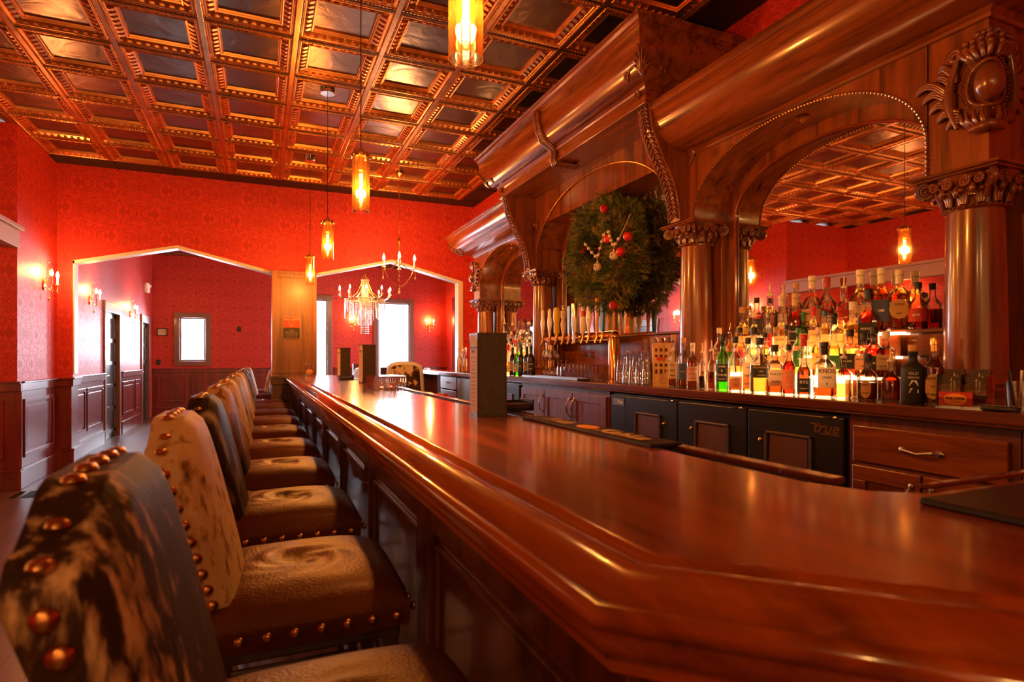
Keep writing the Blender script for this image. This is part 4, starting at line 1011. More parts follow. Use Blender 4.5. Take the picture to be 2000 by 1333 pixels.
# cartouche wrapped round the outer corners
def cartouche(yc,sy,zc):
    b=B()
    def W_(u,v,w):   # u>0 along the front face, u<0 round the end face
        k=min(1,abs(u)/.05)
        if u>=0: return (XF-w, yc+sy*(u)-sy*w*(1-k)*.7, zc+v)
        return (XF-u-w*(1-k)*.7, yc-sy*w, zc+v)
    def tb(pts,rr,n=7): b.tube([W_(*p) for p in pts],rr,n)
    b.sph(W_(0,-.0,.018),(.052,.052,.076),16,12)
    ring=[(.066*math.cos(a),.092*math.sin(a)-.0,.022) for a in [2*PI*q/26 for q in range(26)]]
    b.tube([W_(*p) for p in ring],.008,6,closed=True)
    for q in range(40): a=2*PI*q/40; b.sph(W_(.088*math.cos(a),.110*math.sin(a),.024),.0058,5,4)
    for s in (1,-1):
        # outer C scroll
        tb([(s*(.10+.035*math.sin(t*PI)),.14-.29*t,.022) for t in [q/12 for q in range(13)]],[.020-.009*abs(2*q/12-1) for q in range(13)])
        tb([(s*(.105+.030*(1-.8*t)*math.cos(t*11)),.150+.030*(1-.8*t)*math.sin(t*11),.026) for t in [q/18 for q in range(19)]],[.013*(1-.5*q/18) for q in range(19)],6)
        tb([(s*(.125+.03*math.sin(t*PI)),.10-.20*t,.016) for t in [q/10 for q in range(11)]],.009)
        # acanthus leaves sweeping out
        for (u0,v0,u1,v1,cv,r) in ((.12,-.02,.275,.045,.055,.016),(.12,-.04,.245,.0,.045,.014),(.12,-.06,.215,-.05,.03,.015),(.10,-.09,.185,-.095,.02,.016),(.08,-.12,.145,-.135,.015,.014),(.11,.06,.175,.115,.03,.014),(.12,.03,.190,.07,.03,.012)):
            for dd in (-.012,0,.012):
                tb([(s*(u0+(u1-u0)*t),v0+(v1-v0)*t+cv*math.sin(t*PI*.9)+dd*(1-t*.4),.012+.014*math.sin(t*PI)) for t in [q/8 for q in range(9)]],[r*.80*(1-.5*(q/8)) for q in range(9)],6)
            b.sph(W_(s*u1,v1+cv*.3,.012),r*.55,6,4)
        for k in range(4):
            tb([(s*(.02+.022*k),-.10,.03),(s*(.018+.018*k),-.14,.038),(s*(.015+.012*k),-.165,.03)],[.006,.011,.007],5)
    # crown of leaves and berries
    for k in range(-4,5):
        tb([(.014*k,.105,.03),(.020*k,.145,.045),(.019*k,.175-.003*abs(k),.034)],[.009,.014,.009],6)
    for k in range(-3,4):
        for j in range(2): b.sph(W_(.019*k,.150+.024*j,.046),(.013,.013,.012),6,5)
    for k in range(-2,3): b.sph(W_(.014*k,.198,.034),.012,6,5)
    # bottom roll
    b.tube([W_(u*.052,-.172-.004*abs(u),.028) for u in (-1,-.8,-.4,0,.4,.8,1)],[.014,.019,.021,.021,.021,.019,.014],10)
    b.obj('corner_cartouche','carved',bb,angle=70)
cartouche(ye[0],1,E0+1.105); cartouche(ye[1],-1,E0+1.105)
# detectors and sprinklers in the vaults
for (x,y,z,l) in ((2.80,CY-.02,E0+1.640,0),):
    d=thing('smoke_detector',(x,y,z),'round white puck detector under the crown of the centre arch','detector')
    B().lathe([(0,z),(.042,z),(.045,z-.006),(.045,z-.030),(.038,z-.036),(0,z-.036)],(x,y,0),24).obj('detector_body','paper_white',d)
for (y,l) in ((2.395,'small brass sprinkler head under the right arch vault'),(2*CY-2.395,'small brass sprinkler head under the left arch vault')):
    z=E0+1.362; x=2.82; d=thing('sprinkler_head',(x,y,z),l,'sprinkler')
    B().lathe([(0,z),(.034,z),(.036,z-.004),(.008,z-.007),(.007,z-.03),(0,z-.031)],(x,y,0),16).tube([(x,y-.012,z-.006),(x,y-.014,z-.02),(x,y,z-.034)],.002,4).tube([(x,y+.012,z-.006),(x,y+.014,z-.02),(x,y,z-.034)],.002,4).obj('sprinkler_body','antique_brass',d)
# ------------------------------------------------------------------ counter and cabinets
XC=2.44; YW=8.46
ct=thing('back_counter',(2.7,4,CTZ),'dark mahogany counter top running under the back bar','counter')
b=B(); b.box(XC,XR-.03,.66,YW,CTZ-.045,CTZ).box(XC,2.76,YW,9.75,CTZ-.045,CTZ).box(XC+.012,XC+.03,.66,9.75,CTZ-.058,CTZ-.045)
b.obj('counter_top','counterwood',ct,smooth=False,bevel=.006)
XK=2.49
def cup_pull(b,y,z,w=.09):
    b.tube([(XK-.005,y-w,z),(XK-.03,y-w*.8,z+.004),(XK-.034,y,z-.006),(XK-.03,y+w*.8,z+.004),(XK-.005,y+w,z)],[.006,.008,.006,.008,.006],7)
    for s in (-1,1): b.sph((XK-.005,y+s*w,z),(.006,.016,.014),8,5)
def bow(b,y,z0,z1):
    b.tube([(XK-.004,y,z0),(XK-.028,y,z0+.025),(XK-.036,y,(z0+z1)/2),(XK-.028,y,z1-.025),(XK-.004,y,z1)],.0055,7)
    for z in (z0,z1): b.sph((XK-.004,y,z),(.005,.011,.014),8,5)
def cabinet(y0,y1,lab,doors,drawer=False):
    c=thing('base_cabinet',(2.7,(y0+y1)/2,0),lab,'cabinet')
    B().box(XK+.02,XR-.05,y0,y1,.0,CTZ-.058).obj('cabinet_body','cabinetwood',c,smooth=False)
    dz=CTZ-.11
    if drawer:
        d=B().box(XK,XK+.02,y0+.03,y1-.03,dz-.16,dz).obj('drawer','mahogany_y',c,smooth=False,bevel=.004)
        h=B(); cup_pull(h,(y0+y1)/2,dz-.08,.075); h.obj('drawer_pull','black_plastic' if 0 else 'steel',d); dz-=.18
    n=len(doors)
    for k,side in enumerate(doors):
        a=y0+.02+(y1-y0-.04)*k/n+.006; e=y0+.02+(y1-y0-.04)*(k+1)/n-.006
        b=B(); st=.065
        for r in ((a,e,dz-st,dz),(a,e,.12,.12+st),(a,a+st,.12+st,dz-st),(e-st,e,.12+st,dz-st)): b.box(XK,XK+.02,*r)
        b.box(XK+.010,XK+.02,a+st,e-st,.12+st,dz-st)
        d=b.obj('door','cabinetwood' if not drawer else 'mahogany_y',c,smooth=False,bevel=.003)
        h=B(); y=a+.035 if side=='n' else e-.035; bow(h,y,dz-.20,dz-.05); h.obj('door_handle','chrome' if not drawer else 'steel',d)
    return c
cabinet(3.90,5.57,'dark wood cabinet with three panelled doors and bow handles','nfn' if 0 else ['f','n','n'])
cabinet(1.21,1.875,'red mahogany cabinet with a drawer over two doors beside the black coolers',['f','n'],True)
cabinet(.68,1.205,'red mahogany cabinet with drawer at the near right end',['f','n'],True)
def cooler(y0,y1,n,lab,logo,grille='far'):
    c=thing('bottle_cooler',(2.7,(y0+y1)/2,0),lab,'cooler'); XD=XK
    z0,z1=.14,CTZ-.085
    B().box(XD+.03,XR-.05,y0,y1,.02,z1+.015).obj('cooler_body','cooler_black',c,smooth=False,bevel=.006)
    gy0=y1-.20
    g=B().box(XD+.005,XD+.03,gy0,y1,z0,z1).obj('side_grille','cooler_black',c,smooth=False,bevel=.004)
    B().box(XD+.001,XD+.005,gy0+.02,y1-.03,z1-.075,z1-.025).obj('maker_plate','tap_grey',g,smooth=False)
    b=B(); text(b,'True',.036,lambda x,y:(XD-.0005,(gy0+y1)/2-.03-x,z1-.05+y),shear=.3,bold=.0006); b.obj('lettering','paper_white',g,smooth=False)
    w=(gy0-y0)/n
    for k in range(n):
        a=y0+w*k+.006; e=y0+w*(k+1)-.006
        d=B().box(XD,XD+.03,a,e,z0,z1).obj('door','cooler_black',c,smooth=False,bevel=.006)
        m=(a+e)/2+(-.02 if k%2 else .02); hw=.145; hz0,hz1=z1-.27,z1-.105
        f=B()
        for r in ((m-hw,m+hw,hz1-.014,hz1),(m-hw,m-hw+.014,hz0,hz1),(m+hw-.014,m+hw,hz0,hz1)): f.box(XD-.012,XD+.001,*r)
        f.obj('handle_frame','cooler_grille',d,smooth=False,bevel=.003)
        f=B().add([(XD-.001,m-hw+.03,hz0),(XD-.001,m+hw-.016,hz0),(XD-.001,m+hw-.03,hz1-.02),(XD-.001,m-hw+.03,hz1-.02)],[(0,3,2,1)]); f.obj('handle_recess','tan_insert',d,smooth=False)
        s=1 if k in (0,1) else -1
        yy=m+hw+.035 if s>0 else m-hw-.035
        B().lathe([(0,XD),(.012,XD),(.012,XD-.006),(.006,XD-.012),(0,XD-.013)],(0,yy,z1-.16),12,'x').obj('lock','brass',d)
        B().tube([(XD-.002,a+.02,z1-.004),(XD-.010,a+.06,z1+.002),(XD-.006,a+.10,z1)],.005,6).sph((XD-.008,a+.035,z1+.0),(.008,.016,.008),6,4).obj('hinge','chrome',d)
        if k==0 and logo:
            b=B(); text(b,'true',.075,lambda x,y:(XD-.0015,a+.095-x,z1-.055+y),shear=.35,bold=.0012,sx=1.1)
            q=[(-.085,.012),(-.03,.012),(-.03,.019),(-.085,.019)]; b.add([(XD-.0015,a+.095-x,z1-.055+y) for x,y in q],[(0,1,2,3)])
            q=[(-.03,-.032),(.08,-.032),(.08,-.025),(-.03,-.025)]; b.add([(XD-.0015,a+.095-x,z1-.055+y) for x,y in q],[(0,1,2,3)])
            b.obj('logo_lettering','antique_brass',d,smooth=False)
cooler(1.885,3.86,3,'black three-door bottle cooler under the right arch','true')
cooler(5.59,6.95,2,'black bottle cooler beyond the wooden three-door cabinet','')
c=thing('open_shelf_cabinet',(2.7,8.4,0),'pale-lit wooden cabinet with open shelf and small drawers at the far end','cabinet')
b=B(); b.box(XK+.02,2.76,6.97,7.0,.02,CTZ-.058).box(XK+.02,2.76,9.66,9.70,.02,CTZ-.058).box(2.70,2.76,7.0,9.66,.02,CTZ-.058).box(XK+.02,2.76,8.5,8.53,.02,CTZ-.058).box(XK+.02,2.76,7.0,9.66,.62,.65).box(XK+.02,2.76,7.0,9.66,.02,.12)
b.obj('cabinet_body','cabinetwood',c,smooth=False,bevel=.003)
for k,(z0,z1) in enumerate(((.86,1.035),(.66,.84),(.14,.6))):
    d=B().box(XK,XK+.02,7.72,8.49,z0,z1).obj('drawer','cabinetwood',c,smooth=False,bevel=.003); h=B(); cup_pull(h,8.1,(z0+z1)/2,.05); h.obj('drawer_pull','chrome',d)
B().box(XK+.0,XK+.02,7.0,7.68,.14,1.03).obj('grey_panel','tap_grey',c,smooth=False,bevel=.003)
# ------------------------------------------------------------------ lit liquor steps
def steps(y0,y1,lab,tiers=((2.735,1.205),(2.815,1.31),(2.895,1.43))):
    s=thing('lit_bottle_steps',(2.85,(y0+y1)/2,CTZ),lab,'bottle steps'); pz=CTZ
    for k,(x,z) in enumerate(tiers):
        ya=y0-.03*k; yb=y1-.03*k
        B().box(x,2.972,ya,yb,z-.014,z).obj('step_shelf','led_panel',s,smooth=False,bevel=.003)
        B().box(x+.004,2.972,ya+.14,yb-.02,pz+.001,z-.014).obj('step_riser','led_panel',s,smooth=False)
        B().box(x+.012,2.972,ya+.01,ya+.022,pz+.001,z-.014).obj('end_support','mahogany_y',s,smooth=False)
        B().box(x+.03,2.972,ya+.022,ya+.14,pz+.001,z-.014).obj('dark_riser','mahogany_y',s,smooth=False)
        pz=z
    return s
steps(1.95,3.00,'glowing acrylic bottle steps on the counter inside the right arch')
steps(5.98,7.15,'glowing acrylic bottle steps on the counter inside the left arch')
lamp('step_glow','AREA',(2.70,2.45,1.30),9,WARM,rot=(0,PI/2+.5,0),sx=.15,sy=1.0) if 0 else None
# ------------------------------------------------------------------ bottles
def bprof(R,hb,hs,rn,ht):
    p=[(0,0),(R*.9,0),(R,.006),(R,hb)]
    for k in range(1,7):
        t=k/6; p.append((rn+(R-rn)*(.5+.5*math.cos(t*PI))**.9,hb+(hs-hb)*t))
    p+=[(rn,hs+.01),(rn*.96,ht-.025),(rn*1.15,ht-.02),(rn*1.15,ht-.006),(rn,ht-.004)]
    return p
def sqshape(R,flat=.72,ex=6,top=.2):
    def f(h,a):
        if h>top: return 1
        c,s=abs(math.cos(a)),abs(math.sin(a))
        k=(c**ex+s**ex)**(-1/ex)
        return k*(flat if 0 else 1)
    return f
TYPES={ # R, body h, shoulder h, neck r, total h, square
 'round':(.038,.17,.225,.014,.30,0),'tall':(.036,.20,.25,.0135,.32,0),'stubby':(.048,.12,.17,.016,.235,0),'square':(.044,.15,.185,.016,.25,1),
 'wine':(.037,.19,.25,.0145,.31,0),'slim':(.030,.19,.235,.0135,.31,0),'wide':(.052,.14,.20,.017,.27,0),'champ':(.043,.15,.25,.015,.31,0),'long':(.036,.13,.19,.015,.33,0),'jug':(.052,.17,.215,.019,.265,0)}
_bm={}
def shell(ty):
    if ty in _bm: return _bm[ty]
    R,hb,hs,rn,ht,sq=TYPES[ty]; shp=sqshape(R,top=hb+.01) if sq else None
    b=B(); b.lathe(bprof(R,hb,hs,rn,ht),seg=24,shape=shp)
    me=b
    _bm[ty]=(b,shp); return _bm[ty]
def cap_mesh(kind,rn,ht):
    b=B()
    if kind=='pourer':
        b.lathe([(rn*1.25,ht-.006),(rn*1.3,ht+.004),(rn*.6,ht+.012),(.0065,ht+.02),(.005,ht+.035)],seg=12)
        b.tube([(0,0,ht+.03),(0,0,ht+.05),(-.010,0,ht+.075)],[.005,.0045,.004],7)
    elif kind=='cork': b.lathe([(rn*.95,ht-.008),(rn*1.12,ht-.004),(rn*1.16,ht+.022),(rn*1.08,ht+.028)],seg=14)
    elif kind=='ball': b.lathe([(rn*.8,ht-.006),(rn,ht+.002)],seg=10); b.sph((0,0,ht+.03),.03,12,8)
    elif kind=='foil': b.lathe([(rn*1.05,ht-.055),(rn*1.05,ht-.02),(rn*1.2,ht-.018),(rn*1.2,ht+.002),(rn*1.05,ht+.005)],seg=14)
    elif kind=='wax': b.lathe([(rn*1.2,ht-.05),(rn*1.18,ht-.02),(rn*1.35,ht-.018),(rn*1.35,ht+.012),(rn*1.2,ht+.015)],seg=14)
    else: b.lathe([(rn*1.22,ht-.028),(rn*1.25,ht+.006),(rn*1.15,ht+.009)],seg=14)
    return b
_pc={}
def bottle_proto(ty,glass,liq,fill,capk,capm,lab,txt=(),tcol='ink',lz=(.28,.85),la=1.15):
    key=(ty,glass,liq,fill,capk,capm,lab,txt,tcol,lz,la)
    if key in _pc: return _pc[key],False
    R,hb,hs,rn,ht,sq=TYPES[ty]; r=thing('liquor_bottle',(0,0,0),'x','bottle')
    b,shp=shell(ty); q=B(); q.v=list(b.v); q.f=list(b.f); q.obj('glass_body',glass,r,angle=45)
    if liq:
        h=fill*hs; pr=[(0,.008),(R*.86,.008),(R*.93,.016)]
        if h<=hb: pr+=[(R*.93,h),(0,h)]
        else:
            t=(h-hb)/(hs-hb); rr=rn+(R-rn)*(.5+.5*math.cos(t*PI))**.9; pr+=[(R*.93,hb),(rr*.9,h),(0,h)]
        B().lathe(pr,seg=20,shape=shp).obj('liquor',liq,r,angle=45)
    cap_mesh(capk,rn,ht).obj('stopper',capm,r)
    if lab:
        z0,z1=hb*lz[0],hb*lz[1]
        def at(x,z,e):   # label space: front is -X
            a=x/R
            if sq:
                xx=max(-R*.93,min(R*.93,x)); return (-R-e,-xx,z)
            return (-(R+e)*math.cos(a),-(R+e)*math.sin(a),z)
        wv=R*la if not sq else R*.9
        B().grid(lambda i,j:at((2*i-1)*wv*(math.sqrt(max(0,1-(2*j-1)**2)) if lab=='label_gold' else 1),z0+(z1-z0)*j,.0012),14,1 if lab!='label_gold' else 14).obj('label',lab,r,angle=60)
        if txt:
            n=len(txt); g=B()
            for k,(t,sz) in enumerate(txt):
                zz=z1-(z1-z0)*(k+.6)/(n+.2)
                text(g,t,sz,lambda x,y:at(x,zz+y,.0022),bold=.0003)
            g.obj('lettering',tcol,r,smooth=False)
    _pc[key]=r; return r,True
def put(spec,x,y,z,label,group,rz=None,s=1.0):
    pr,f=bottle_proto(*spec)
    if rz is None: rz=math.radians(38)+random.uniform(-.3,.3)
    return place(pr,(x,y,z),rz,label,group,first=f,scale=(min(s,1.04),min(s,1.04),s))
ZB=CTZ+.0005
# front row on the counter, right bay: (photo column of its middle, photo row of its top, spec, label)
FR=[
 (1315,654,('slim','glass_clear','liq_deep',.22,'cork','cork','label_cream',(('SINGLE',.010),('BARREL',.010),('BOURBON',.008)),'ink'),'tall slim clear bottle with long cream label beside the wooden box'),
 (1335,660,('wine','glass_clear','liq_amber',.5,'cork','cork','label_blue',(('SUNSET',.010),),'gold_ink'),'clear bottle with sunset-blue label and cork, left front counter row'),
 (1353,670,('round','glass_clear','liq_red',.8,'foil','ivory','label_white',(('JIM BEAM',.015),('RED STAG',.012),('BLACK CHERRY',.007)),'red_paint'),'bottle with white label, red lettering and long white cap'),
 (1372,672,('slim','glass_clear','liquor_dark',.45,'pourer','ivory',None),'slim unlabelled bottle of near-black liquor with pale pourer'),
 (1390,667,('slim','glass_clear','liq_deep',.60,'pourer','ivory',None),'slim unlabelled bottle of brown liquor with pale pourer'),
 (1412,654,('round','glass_green','liq_green',.5,'std','black_plastic','label_dark',(('SUPER',.014),('8',.018),('TWELVE',.014),('WHISKEY',.008)),'white_ink'),'green glass bottle with black label and white block lettering, counter'),
 (1436,658,('round','glass_clear','liq_deep',.3,'std','black_plastic','label_cream',(('TURKEY',.014),('101',.022)),'red_paint',(.1,.5)),'clear bottle with cream label numbered 101, front counter row'),
 (1461,660,('slim','glass_clear','liq_amber',.4,'std','black_plastic','label_cream',(('THE',.010),('STAVE',.014),('WHISKEY',.009)),'ink',(.1,.9)),'narrow bottle with tall beige label, front counter row'),
 (1484,660,('wide','glass_clear','liq_amber',.5,'std','black_plastic','label_dark',(('YELLOWSTONE',.012),('NEW',.010),('WHISKEY',.009)),'gold_ink',(.55,1.0)),'wide bottle with dark green upper label, front counter row'),
 (1513,674,('square','glass_clear','liq_deep',.35,'std','black_plastic','label_cream',(('TRUE LOVE',.013),('BOURBON',.009)),'ink'),'square bottle with cream label and black cap, front counter row'),
 (1541,673,('round','glass_clear','liq_red',.92,'std','black_plastic','label_cream',(('BUFFALO',.012),('TRACE',.014)),'white_ink',(.2,.9)),'red-amber bottle with slanting cream label, front counter row'),
 (1570,654,('long','glass_clear','liq_deep',.85,'wax','red_paint','label_dark',(('RYE',.024),('STRAIGHT',.008)),'white_ink',(.15,.75)),'dark amber long-necked bottle with red cap and white script'),
 (1610,669,('square','glass_clear','liq_deep',.25,'foil','black_plastic','label_cream',(('KNOB',.026),('CREEK',.015),('9',.016)),'ink',(.30,.92)),'big square bottle with large cream label and black cap'),
 (1648,676,('square','glass_clear','liq_gold',.5,'pourer','ivory',None),'square cut-glass bottle of pale liquor with pale pourer'),
 (1694,691,('stubby','glass_clear','liq_deep',.55,'std','black_plastic','label_gold',(('SMALL',.010),('BATCH',.010)),'ink',(.1,.9),.5),'stubby round bottle with narrow gold oval label'),
 (1740,681,('stubby','glass_clear','liq_red',.85,'pourer','ivory',None),'stubby dark red bottle with pale pourer left of the black jug'),
 (1783,674,('jug','matte_black',None,0,'cork','cork',None),'matte black jug bottle with white drawings, handle and cork'),
 (1826,660,('round','glass_clear','liq_deep',.95,'wax','gold_foil','label_gold',(("MICHTER'S",.015),('US 1',.010),('BOURBON',.014)),'ink',(.15,.85)),'dark bottle with round cream-gold label at right end of the front row')]
for k,(px,ty_,spec,lab) in enumerate(FR):
    x=2.585+(.012 if k%2 else 0)
    y=onX(x,px); d=dep(x,y); h=(700-ty_)*d/F_PX+EYE-ZB
    H=TYPES[spec[0]][4]+{'pourer':.07,'cork':.028,'foil':.004,'wax':.014,'std':.009,'ball':.055}[spec[4]]
    put(spec,x,y,ZB,lab,'bottles on the front counter row',s=max(.75,min(1.3,h/H)))
# details of the jug
J=[o for o in COL.objects if o.get('label','').startswith('matte black jug')][0]
b=B(); b.tube([(0,-.03,.235),(0,-.06,.235),(0,-.066,.20),(0,-.050,.185)],.006,7); b.obj('jug_handle','matte_black',J)
b=B()
def jw(x,y): a=x/.052; return (-.0535*math.cos(a),-.0535*math.sin(a),.10+y)
text(b,'OLD',.020,jw,0,.05); text(b,'MESCAL',.014,jw,0,.03)
b.add([jw(-.02,-.01),jw(.02,-.01),jw(.012,.015),jw(-.008,.018)],[(0,1,2,3)]); b.add([jw(-.02,-.045),jw(.02,-.045),jw(.02,-.03),jw(-.012,-.022)],[(0,1,2,3)])
b.obj('white_drawings','white_ink',J,smooth=False)
CAPW={'std':'black-capped','cork':'cork-topped','pourer':'pourer-topped','foil':'foil-necked','wax':'wax-dipped','ball':'glass-ball-stoppered'}
TW={'round':'round-shouldered','tall':'tall','stubby':'stubby','square':'square','wine':'wine-shaped','slim':'slim','wide':'wide','champ':'champagne-shaped','long':'long-necked'}
LW={'label_cream':'cream-labelled','label_white':'white-labelled','label_dark':'black-labelled','label_red':'red-labelled','label_blue':'blue-labelled','label_green':'green-labelled','label_gold':'gold-labelled',None:'unlabelled'}
ORDN=['first','second','third','fourth','fifth','sixth','seventh','eighth','ninth','tenth','eleventh','twelfth','thirteenth','fourteenth','fifteenth','sixteenth']
LABT={'label_cream':[(('RESERVE',.012),('BOURBON',.009)),(('TAYLOR',.013),('SMALL BATCH',.008)),(('BASIL',.013),('HAYDEN',.012)),(('THE',.008),('NLIVET',.013),('12',.014))],
 'label_white':[(('MACALLAN',.012),('18',.018)),(('VODKA',.014),),(('GIN',.018),('LONDON',.009))],'label_dark':[(('BLUE LABEL',.011),('JOHNNIE',.009)),(('BLACK',.014),)],'label_red':[(('RUM',.018),)],'label_blue':[(('1888',.014),)],'label_green':[(('12',.016),)],'label_gold':[(('GOLD',.014),('AGED',.009))]}
def row(pxs,x,z,rowname,specs,grp):
    for k,((px,ty_),sp) in enumerate(zip(pxs,specs)):
        y=onX(x,px); d=dep(x,y)
        ty,gl,lq,fl,ck,cm,lb=sp
        txt=random.choice(LABT[lb]) if lb else ()
        tc='ink' if lb in ('label_cream','label_white','label_gold') else 'white_ink'
        H=TYPES[ty][4]+{'pourer':.07,'cork':.028,'foil':.004,'wax':.014,'std':.009,'ball':.055}[ck]
        s=1.0
        if ty_: s=max(.8,min(1.35,((700-ty_)*d/F_PX+EYE-z)/H))
        lw=LW[lb]; 
        put((ty,gl,lq,fl,ck,cm,lb,txt,tc),x+random.uniform(-.006,.006),y,z+.0005,'%s %s bottle, %s, %s from left on %s'%(lw,TW[ty],CAPW[ck],ORDN[k],rowname),grp,s=s)
c='glass_clear'
row([(1405,641),(1425,632),(1444,640),(1474,640),(1495,650),(1515,640),(1536,634),(1558,654),(1578,660),(1600,640),(1628,613),(1660,645),(1686,652),(1708,640),(1731,648)],2.772,1.2055,'lowest lit step, right arch',
 [('round',c,'liq_deep',.7,'std','ivory','label_cream'),('slim',c,'liq_amber',.6,'pourer','chrome','label_green'),('round',c,'liq_amber',.8,'std','black_plastic','label_red'),('stubby',c,'liq_clear',.8,'std','black_plastic','label_cream'),('round',c,'liq_gold',.9,'std','black_plastic','label_dark'),('wide',c,'liq_amber',.6,'cork','cork','label_white'),('round',c,'liq_amber',.5,'cork','leather_brown','label_white'),('tall',c,'liq_green',.4,'std','green_paint','label_green'),('wide',c,'liq_clear',.9,'std','ivory','label_cream'),('round',c,'liq_gold',.8,'std','ivory','label_cream'),('long',c,'liq_gold',.85,'foil','black_plastic','label_green'),('square',c,'liq_red',.45,'std','black_plastic','label_dark'),('square',c,'liq_amber',.7,'std','black_plastic','label_white'),('wide',c,'liq_red',.8,'std','black_plastic','label_dark'),('square',c,'liq_amber',.9,'std','ivory','label_cream')],'bottles on the lit steps, right arch')
row([(1449,600),(1473,610),(1500,620),(1525,578),(1553,574),(1568,612),(1590,600),(1612,608),(1640,600),(1668,590),(1695,565)],2.852,1.3105,'middle lit step, right arch',
 [('wide',c,'liq_gold',.7,'cork','cork','label_cream'),('round',c,'liq_gold',.7,'std','ivory','label_white'),('tall',c,'liq_clear',.9,'std','tap_grey','label_red'),('long',c,'liq_gold',.8,'foil','ivory','label_cream'),('round',c,'liq_red',.95,'foil','paper','label_dark'),('slim','glass_green','liq_green',.9,'foil','green_paint','label_cream'),('tall',c,'liq_gold',.8,'foil','red_paint','label_cream'),('round',c,'liq_gold',.9,'std','blue_paint','label_white'),('wide',c,'liq_gold',.7,'foil','label_red','label_white'),('stubby',c,'liq_gold',.8,'std','ivory','label_cream'),('square',c,'liq_red',.9,'std','black_plastic','label_dark')],'bottles on the lit steps, right arch')
row([(1464,605),(1478,582),(1504,555),(1530,560),(1556,553),(1586,540),(1617,542),(1648,557),(1679,528),(1720,525)],2.925,1.4305,'top lit step, right arch',
 [('stubby',c,'liq_gold',.7,'cork','cork','label_cream'),('square',c,'liq_deep',.8,'cork','leather_brown','label_dark'),('wide',c,'liq_gold',.6,'pourer','ivory',None),('tall',c,'liq_gold',.8,'pourer','ivory','label_white'),('round',c,'liq_amber',.8,'cork','cork',None),('wide',c,'liq_red',.6,'foil','ivory','label_cream'),('long',c,'liq_red',.7,'foil','label_red','label_cream'),('tall',c,'liq_gold',.6,'pourer','ivory','label_red'),('wide',c,'liq_gold',.4,'foil','ivory','label_white'),('square',c,'liq_amber',.95,'foil','ivory','label_blue')],'bottles on the lit steps, right arch')
row([(1757,528),(1792,576)],2.925,1.4435,'mirror ledge right of the steps',[('square',c,'liq_gold',.95,'foil','ivory','label_gold'),('wide',c,'liq_red',.6,'std','black_plastic','label_red')],'bottles on the mirror ledge')
# left bay
row([(983,0),(992,0),(1001,0),(1010,0),(1019,0),(1028,0),(1038,0)],2.60,ZB,'counter before the left arch',
 [('wine','glass_dark','liquor_dark',.8,'foil','black_plastic','label_red'),('long',c,'liq_gold',.8,'wax','red_paint','label_cream'),('wine','glass_dark','liquor_dark',.8,'foil','black_plastic','label_cream'),('champ','glass_green','liq_green',.6,'foil','gold_foil','label_white'),('wine','glass_dark','liquor_dark',.8,'std','black_plastic','label_dark'),('wine','glass_dark','liquor_dark',.9,'foil','black_plastic','label_gold'),('wine','glass_dark','liquor_dark',.9,'wax','black_plastic','label_dark')],'wine bottles before the left arch')
row([(982,0),(990,0),(998,0),(1007,0),(1016,0),(1026,0),(1035,0)],2.772,1.2055,'lowest lit step, left arch',
 [('slim',c,'liq_gold',.8,'pourer','ivory','label_cream'),('round',c,'liq_amber',.8,'std','black_plastic','label_white'),('tall',c,'liq_clear',.8,'std','black_plastic','label_white'),('round',c,'liq_clear',.8,'std','red_paint','label_red'),('stubby',c,'liq_green',.8,'std','black_plastic','label_cream'),('wide',c,'liq_gold',.8,'cork','cork',None),('round',c,'liq_clear',.8,'std','blue_paint','label_white')],'bottles on the lit steps, left arch')
row([(984,0),(992,0),(1000,0),(1009,0),(1018,0),(1027,0),(1036,0)],2.852,1.3105,'middle lit step, left arch',
 [('tall',c,'liq_clear',.8,'pourer','ivory','label_white'),('long',c,'liq_gold',.8,'pourer','black_plastic','label_cream'),('slim',c,'liq_amber',.9,'std','gold_foil','label_gold'),('round',c,'liq_gold',.8,'ball','glass_clear',None),('tall',c,'liq_amber',.7,'std','ivory','label_blue'),('wide',c,'liq_clear',.8,'ball','chrome','label_white'),('round',c,'liq_clear',.9,'std','black_plastic',None)],'bottles on the lit steps, left arch')
row([(985,0),(994,0),(1003,0),(1013,0),(1023,0),(1034,0)],2.925,1.4305,'top lit step, left arch',
 [('tall',c,'liq_clear',.5,'pourer','ivory','label_cream'),('tall',c,'liq_gold',.8,'pourer','black_plastic','label_white'),('slim',c,'liq_red',.9,'std','gold_foil','label_gold'),('wide',c,'liq_clear',.8,'ball','glass_clear',None),('long',c,'liq_amber',.7,'std','leather_brown','label_dark'),('wide',c,'liq_clear',.9,'cork','ivory','label_white')],'bottles on the lit steps, left arch')
row([(897,0),(904,0),(909,0)],2.55,ZB,'far counter end by the white jamb',[('slim',c,'liq_gold',.8,'cork','cork',None),('round',c,'liq_gold',.85,'pourer','ivory',None),('slim',c,'liq_gold',.6,'cork','ivory',None)],'clear bottles at the far counter end')
# speed rail bottles seen as necks behind the bar edge
row([(1340,0),(1395,0),(1440,0),(1475,0),(1515,0),(1545,0),(1575,0),(1600,0)],.985,.660,'steel rail behind the bar edge',
 [('tall',c,'liq_clear',.7,'pourer','chrome','label_red'),('round',c,'liq_gold',.7,'pourer','chrome','label_white'),('round',c,'liq_amber',.7,'pourer','chrome','label_cream'),('tall',c,'liq_clear',.5,'pourer','chrome','label_blue'),('round',c,'liq_gold',.7,'pourer','chrome','label_dark'),('tall',c,'liq_red',.7,'pourer','chrome','label_red'),('round',c,'liq_clear',.7,'pourer','chrome','label_white'),('round',c,'liq_gold',.6,'pourer','chrome',None)],'rail bottles behind the bar')
